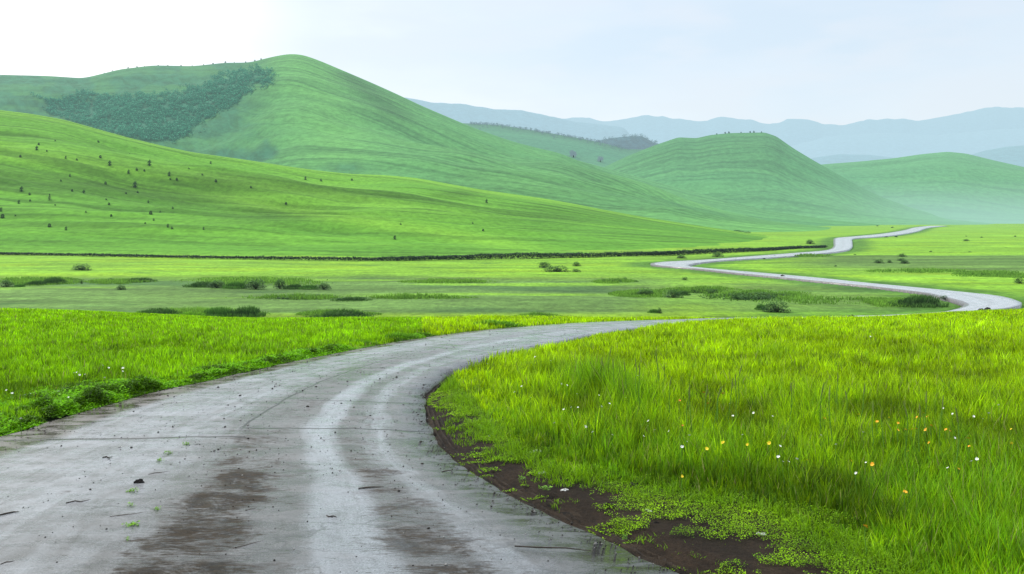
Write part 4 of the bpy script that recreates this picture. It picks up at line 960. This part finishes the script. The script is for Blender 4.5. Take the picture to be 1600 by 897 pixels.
for p in [(1389.5, 653.3), (1342, 648), (1129.7, 692), (1167.8, 695), (1104.6, 701.7), (1261, 719.8), (1330.4, 721), (1581, 693.8), (1580, 671), (1419, 705), (1201.7, 692.8), (1065.6, 745)]:
    flower(*p, 'y', 'yellow wildflower in the long grass inside the road bend', 'yellow wildflowers')
for p in [(1062, 626.4), (1099.5, 613.8), (1130, 614.8), (1106.5, 631), (1066.5, 665.4)]:
    flower(*p, 'r', 'dull red wildflower beside the tall seed stems', 'red wildflowers')

def seed_mesh():
    V, Fc = tube([(0, 0, 0), (0, 0, .15), (.004, 0, .45), (.012, 0, .8), (.02, 0, 1)], [.004, .010, .012, .008, .002], 6); me = bpy.data.meshes.new('seed_head'); me.from_pydata(V, [], Fc); me.materials.append(SEED); me.update(); return me
SDM = seed_mesh()
for i, (px, py) in enumerate([(949.5, 544), (935, 558), (942, 559), (956, 561), (980, 563), (992, 561), (999, 568), (1023.7, 563), (1033, 566), (1044, 588), (1069, 600), (1083.5, 604), (1096, 601), (1031.7, 548), (1118, 602), (1153, 570.6), (1138, 591.5), (1113.5, 603), (1150, 585), (1278.4, 596), (1301.6, 604.5), (1321, 610), (1235.7, 598.5), (1441, 612.4), (1431.8, 631), (1465, 618.5), (1415.5, 626.4), (1494.5, 635.7), (1380.6, 638), (1362, 628.7), (1307.7, 582), (1343.5, 598.5), (1480.5, 499), (1490, 496)]):
    h = (.62 + .25 * ((i * 29) % 7) / 6) if py > 520 else .7
    q = at(px, py, h); z = float(base_z(q[0], q[1])); e = empty('seed_stem', (q[0], q[1], z), i * 1.3)
    lean = .10 * math.sin(i * 2.1); e.rotation_euler = (lean, .08 * math.cos(i * 1.3), i * 1.3)
    s = link('stem', STK, e); s.scale = (1.6, 1.6, h * .8); d = link('seed_head', SDM, e); d.location = (0, 0, h * .78); d.scale = (.8, .8, h * .24); d.rotation_euler = (0, .25 * math.sin(i), 0)
    tag(e, 'tall thin grass stem with a dark seed head rising above the meadow', 'grass stem', 'tall seed-headed stems inside the bend')

# ------------------------------------------------------------------ clods, stones, twigs and weeds
CLOD = plain_mat('black_earth', (.012, .010, .009), .95, var=.5, scale=20); STONE = plain_mat('pale_stone', (.42, .41, .38), .7, var=.25, scale=40); TWIG = plain_mat('wet_twig', (.030, .022, .016), .6, scale=30); ROCK = plain_mat('dark_rock', (.05, .048, .042), .8, var=.5, scale=5)
def lump(name, pos, sx, sy, sz, mat, seed):
    r = random.Random(seed); V, Fc = [], []; k, l = 10, 6; ph = [r.uniform(0, 6) for _ in range(6)]
    for i in range(l):
        b = i / (l - 1) * math.pi - math.pi / 2
        for j in range(k):
            a = j / k * 2 * math.pi; f = 1 + .22 * math.sin(2 * a + ph[0]) + .14 * math.sin(3 * a + 2 * b + ph[1]) + .1 * math.sin(5 * a + ph[2] + 3 * b) + r.uniform(-.07, .07)
            V.append((math.cos(a) * math.cos(b) * sx * f, math.sin(a) * math.cos(b) * sy * f, math.sin(b) * sz * f))
    for i in range(l - 1):
        for j in range(k): Fc.append((i * k + j, i * k + (j + 1) % k, (i + 1) * k + (j + 1) % k, (i + 1) * k + j))
    o = mesh_obj(name, V, Fc, mat, smooth=False); o.location = pos; return o
CL = [(989, 765, 26, 'largest black clod of earth among the creeping plants'), (970, 752, 18, 'black clod just behind the largest one'), (1070, 776, 9, 'small black clod, first of a close pair'), (1081, 777, 9, 'small black clod, second of a close pair'),
      (1120.6, 788, 14, 'flat black clod under the tall grass edge'), (1141, 790, 13, 'upright black clod beside the flat one under the grass edge'), (1204, 808, 18, 'black clod lowest along the edge of the tall grass'), (951, 793, 18, 'black clod on the bare soil near the wheel ruts'), (1025, 818, 9, 'small dark clod alone on the bare soil'), (1168, 798, 12, 'black clod between the upright and the lowest ones')]
for i, (px, py, w, lab) in enumerate(CL):
    q = at(px, py); s = w * q[1] / F * .5; tag(lump('earth_clod', (q[0], q[1], float(base_z(*q)) - .01), s, s * .8, s * .85, CLOD, i), lab, 'clod', 'clods of earth on the verge')
ST = [(769, 681, 17, 'pale flat stone farthest up the verge'), (836, 706, 24, 'long pale sliver of stone in the creeping plants'), (848, 739, 20, 'thin pale sliver of stone beside the ruts'), (882, 766, 19, 'pale flat stone lying on the wheel ruts'), (1014, 799, 20, 'pale flat stone on the soil below the largest clod'), (1190, 834, 15, 'pale stone nearest the bottom of the verge'), (1115, 829, 6, 'tiny pale pebble on the bare soil')]
for i, (px, py, w, lab) in enumerate(ST):
    q = at(px, py); s = w * q[1] / F * .5; tag(lump('stone', (q[0], q[1], float(base_z(*q)) - .012), s, s * .7, s * .22 + .008, STONE, 20 + i), lab, 'stone', 'pale stones on the verge')
for i, (px, py, w, h, lab) in enumerate([(1534, 489, 10, 6, 'dark rock at the outer kerb of the wide far bend'), (1543, 487.5, 10, 6, 'second dark rock at the outer kerb, nearer the bend tip'), (1312, 499, 7, 3, 'low dark rock by the thin visible strip of road'), (1330, 499, 11, 6, 'taller dark rock beside the thin visible strip of road'), (1406, 497, 7, 3.5, 'small dark rock where the far road turns in'), (1223, 433, 6, 3, 'small dark rock on the edge of the straight far road')]):
    q = atp(px, py); tag(lump('rock', (q[0], q[1], PLAIN + .1), w * q[1] / F * .5, w * q[1] / F * .4, h * q[1] / F * .7, ROCK, 40 + i), lab, 'rock', 'rocks by the distant road')
TW = [((232, 749), (268, 744), 'thin twig on the road above the black leaf lump'), ((348, 755.6), (417, 748), 'long thin twig lying on the middle of the road'), ((103, 795), (142, 789), 'bent twig on the pale lane'), ((384, 807), (404, 802), 'short thick twig beside the pale wheel track'), ((344, 795), (376, 792), 'thin twig on the mud between lanes'), ((0, 813.6), (30, 808.6), 'twig cut by the left picture edge'),
      ((1, 893), (23, 887), 'pale-edged twig in the lower left corner'), ((510, 815), (526, 817), 'short twig on the pale wheel track'), ((160, 722), (176, 721), 'tiny twig near the cross seam on the pale lane'), ((172, 817), (238, 807), 'long twig along the upper rim of the mud'), ((364, 868), (414, 855), 'long slanting twig at the lower rim of the mud'), ((804, 863), (928, 871), 'longest twig, on the grey margin near the soil'), ((560, 771), (600, 769), 'twig among the brown mottles beside the wheel track'), ((690, 745), (706, 743), 'small twig on the grey margin')]
for i, (a, b, lab) in enumerate(TW):
    A = at(*a); B = at(*b); r = random.Random(i); P = []
    for t in (0, .3, .65, 1):
        q = A + (B - A) * t; q = q + np.array([0, r.uniform(-.04, .04)]) * (0 < t < 1); P.append((q[0], q[1], float(base_z(*q)) + .055))
    V, Fc = [], []; wd = .008
    for (x, y, z), rr in zip(P, (.8, 1, .8, .3)):
        for j in range(5): V.append((x, y + math.cos(j * 1.257) * wd * rr, z + math.sin(j * 1.257) * wd * rr))
    for l in range(3):
        for j in range(5): Fc.append((l * 5 + j, l * 5 + (j + 1) % 5, (l + 1) * 5 + (j + 1) % 5, (l + 1) * 5 + j))
    tag(mesh_obj('twig', V, Fc, TWIG), lab, 'twig', 'twigs on the road')
def build_gravel():
    r = np.random.default_rng(202); n = 5200
    k = r.uniform(0, len(L1) - 60, n); i = k.astype(int); f = (k - i)[:, None]
    A = L1[i] * (1 - f) + L1[i + 1] * f; B = R1[i] * (1 - f) + R1[i + 1] * f
    t = np.where(r.uniform(size=n) < .40, np.where(r.uniform(size=n) < .45, np.abs(r.normal(0, .035, n)) - .005, 1.005 - np.abs(r.normal(0, .03, n))), r.uniform(.02, .98, n))
    P = A + (B - A) * t[:, None]; ok = (P[:, 1] > 6) & (P[:, 1] < 26); P = P[ok]; t = t[ok]; n = len(P)
    S = r.uniform(.003, .010, n) * np.where(r.uniform(size=n) < .06, 2.2, 1)
    z = base_z(P[:, 0], P[:, 1]) + .01 + .05 * np.sin(np.clip(t, 0, 1) * np.pi) + S * .25
    O = np.array([[1, 0, 0], [0, 1, 0], [-1, 0, 0], [0, -1, 0], [0, 0, .7], [0, 0, -.7]]); a = r.uniform(0, 6.283, n)
    V = O[None] * (S[:, None, None] * r.uniform(.6, 1.4, (n, 6, 1)))
    V = np.stack([V[:, :, 0] * np.cos(a)[:, None] - V[:, :, 1] * np.sin(a)[:, None], V[:, :, 0] * np.sin(a)[:, None] + V[:, :, 1] * np.cos(a)[:, None], V[:, :, 2]], 2) + np.stack([P[:, 0], P[:, 1], z], 1)[:, None]
    Fc = np.array([[0, 1, 4], [1, 2, 4], [2, 3, 4], [3, 0, 4], [1, 0, 5], [2, 1, 5], [3, 2, 5], [0, 3, 5]])
    loops = ((np.arange(n) * 6)[:, None, None] + Fc[None]).ravel()
    c = np.repeat(np.where((r.uniform(size=n) < .72)[:, None], np.array([.018, .014, .010]), np.array([.20, .19, .175])) * r.uniform(.5, 1.4, (n, 1)), 6, 0)
    m = NT('gravel_stone'); mat = m.done(m.bsdf(m.attr(), .75, .25))
    tag(link('gravel', np_mesh('gravel', V.reshape(-1, 3), loops, np.arange(n * 8) * 3, np.full(n * 8, 3), mat, c.astype(np.float32))), 'loose grit and crumbs of soil scattered over the wet road', 'gravel', kind='stuff')
build_gravel()
q = at(217.5, 763); tag(lump('leaf_litter', (q[0], q[1], .06), .05, .03, .03, CLOD, 66), 'small black lump of wet leaves on the muddy middle of the road', 'leaf litter')
WD = [(207, 777, 17, 'upper of the two bright weeds beside the black leaf lump'), (205, 799, 13, 'small weed below the one beside the black leaf lump'), (245, 806, 14, 'weed growing at the right end of the long twig on the mud'), (204, 832, 25, 'largest bright weed on the muddy middle of the road'), (200, 855, 10, 'lowest and smallest bright weed on the road'), (250, 728, 13, 'weed nearest the mud in the line along the road middle'), (263, 716, 13, 'middle weed of the line along the road middle'), (291, 702, 14, 'farthest weed of the line, by the cross seam'),
      (816, 757, 13, 'small weed at the asphalt edge by the soil'), (852, 772, 20, 'bright flat weed on the ruts by the asphalt edge'), (976, 851, 11, 'dull small weed on the asphalt edge near the bottom')]
WEEDMAT = leaf_mat('weed_leaf', .4, .5, .3)
for i, (px, py, w, lab) in enumerate(WD):
    q = at(px, py); R = w * q[1] / F * .5; n = 70; r = np.random.default_rng(100 + i)
    a = r.uniform(0, 6.283, n); rr = R * r.uniform(0, .8, n); P = np.stack([np.cos(a) * rr * 1.3, np.sin(a) * rr, r.uniform(0, .04, n)], 1)
    c = (np.array([.10, .25, .01]) + np.array([.12, .20, .01]) * r.uniform(0, 1, n)[:, None]) * r.uniform(.7, 1.2, n)[:, None]
    o = link('weed', leaves(P, r.uniform(.25, .5, n) * R, c, .7, WEEDMAT, 'weed')); o.location = (q[0], q[1], float(base_z(*q)) + .045); tag(o, lab, 'weed', 'weeds growing through the road')

# ------------------------------------------------------------------ sky, sun, camera
SUN = Vector((-.55, .42, .80)).normalized()
w = bpy.data.worlds.new('World'); scene.world = w; w.use_nodes = True; t = w.node_tree; t.nodes.clear()
def N(typ, **kw):
    nd = t.nodes.new(typ)
    for k, v in kw.items(): setattr(nd, k, v)
    return nd
def lk(a, b): t.links.new(a, b)
out = N('ShaderNodeOutputWorld'); tc = N('ShaderNodeTexCoord'); sep = N('ShaderNodeSeparateXYZ'); lk(tc.outputs['Generated'], sep.inputs[0])
sky = N('ShaderNodeTexSky', sky_type='NISHITA', sun_disc=False, sun_elevation=math.asin(SUN.z), sun_rotation=math.atan2(SUN.x, SUN.y), dust_density=2.0)
bg1 = N('ShaderNodeBackground'); lk(sky.outputs[0], bg1.inputs[0]); bg1.inputs[1].default_value = .04
def mr(x, a, b, c, d):
    nd = N('ShaderNodeMapRange', interpolation_type='SMOOTHSTEP'); lk(x, nd.inputs[0])
    for i, v in enumerate((a, b, c, d)): nd.inputs[i + 1].default_value = v
    return nd.outputs[0]
def mixc(f, a, b):
    nd = N('ShaderNodeMix', data_type='RGBA')
    for i, v in ((0, f), (6, a), (7, b)):
        if isinstance(v, bpy.types.NodeSocket): lk(v, nd.inputs[i])
        else: nd.inputs[i].default_value = (*v, 1) if i else v
    return nd.outputs[2]
def mm(op, a, b):
    nd = N('ShaderNodeMath', operation=op)
    for i, v in ((0, a), (1, b)):
        if isinstance(v, bpy.types.NodeSocket): lk(v, nd.inputs[i])
        else: nd.inputs[i].default_value = v
    return nd.outputs[0]
mp = N('ShaderNodeMapping'); lk(tc.outputs['Generated'], mp.inputs[0]); mp.inputs['Scale'].default_value = (1.0, 1.0, 3.5)
nz = N('ShaderNodeTexNoise'); lk(mp.outputs[0], nz.inputs[0]); nz.inputs['Scale'].default_value = 2.6; nz.inputs['Detail'].default_value = 5; nz.inputs['Roughness'].default_value = .5
nz2 = N('ShaderNodeTexNoise'); lk(mp.outputs[0], nz2.inputs[0]); nz2.inputs['Scale'].default_value = 7; nz2.inputs['Detail'].default_value = 3
cl = mr(nz.outputs[0], .35, .65, 0, 1)
lr = mr(sep.outputs[0], -.45, .35, 0, 1)                       # pale blue gaps open towards the right
f = mm('MULTIPLY', mm('ADD', mm('MULTIPLY', lr, .75), mm('MULTIPLY', cl, .45)), mr(sep.outputs[2], .02, .20, .45, 1))
c = mixc(f, (.775, .805, .84), (.59, .69, .77))
glow = N('ShaderNodeVectorMath', operation='DOT_PRODUCT'); lk(tc.outputs['Generated'], glow.inputs[0]); glow.inputs[1].default_value = Vector((-.60, 1.0, .27)).normalized()
gl = mr(glow.outputs['Value'], .945, 1.0, 0, 1)
grey = mr(nz2.outputs[0], .42, .66, 0, .9)
c = mixc(grey, c, (.655, .715, .77))
c = mixc(gl, c, (1.03, 1.03, 1.03))
zen = mr(sep.outputs[2], .22, .75, 1.0, 2.6)
bg2 = N('ShaderNodeBackground'); lk(c, bg2.inputs[0]); lk(zen, bg2.inputs[1])
ad = N('ShaderNodeAddShader'); lk(bg1.outputs[0], ad.inputs[0]); lk(bg2.outputs[0], ad.inputs[1]); lk(ad.outputs[0], out.inputs[0])

sl = bpy.data.lights.new('sun', 'SUN'); sl.energy = 2.9; sl.angle = math.radians(12); sl.color = (1, .96, .88)
so = bpy.data.objects.new('sun', sl); COL.objects.link(so); so.rotation_euler = SUN.to_track_quat('Z', 'Y').to_euler(); so.location = SUN * 50

cd = bpy.data.cameras.new('camera'); co = bpy.data.objects.new('camera', cd); COL.objects.link(co)
co.location = (0, 0, HC); co.rotation_euler = (math.radians(90), 0, 0)
cd.sensor_width = 36; cd.lens = 36 * F / 1600; cd.shift_y = -(448.5 - HOR) / 1600; cd.clip_start = .1; cd.clip_end = 30000
scene.camera = co
scene.view_settings.view_transform = 'Standard'; scene.view_settings.look = 'None'; scene.view_settings.exposure = 0
scene.render.engine = 'CYCLES'
scene.cycles.max_bounces = 6; scene.cycles.diffuse_bounces = 3; scene.cycles.glossy_bounces = 2; scene.cycles.transmission_bounces = 3
scene.cycles.use_denoising = True; scene.cycles.sample_clamp_indirect = 4
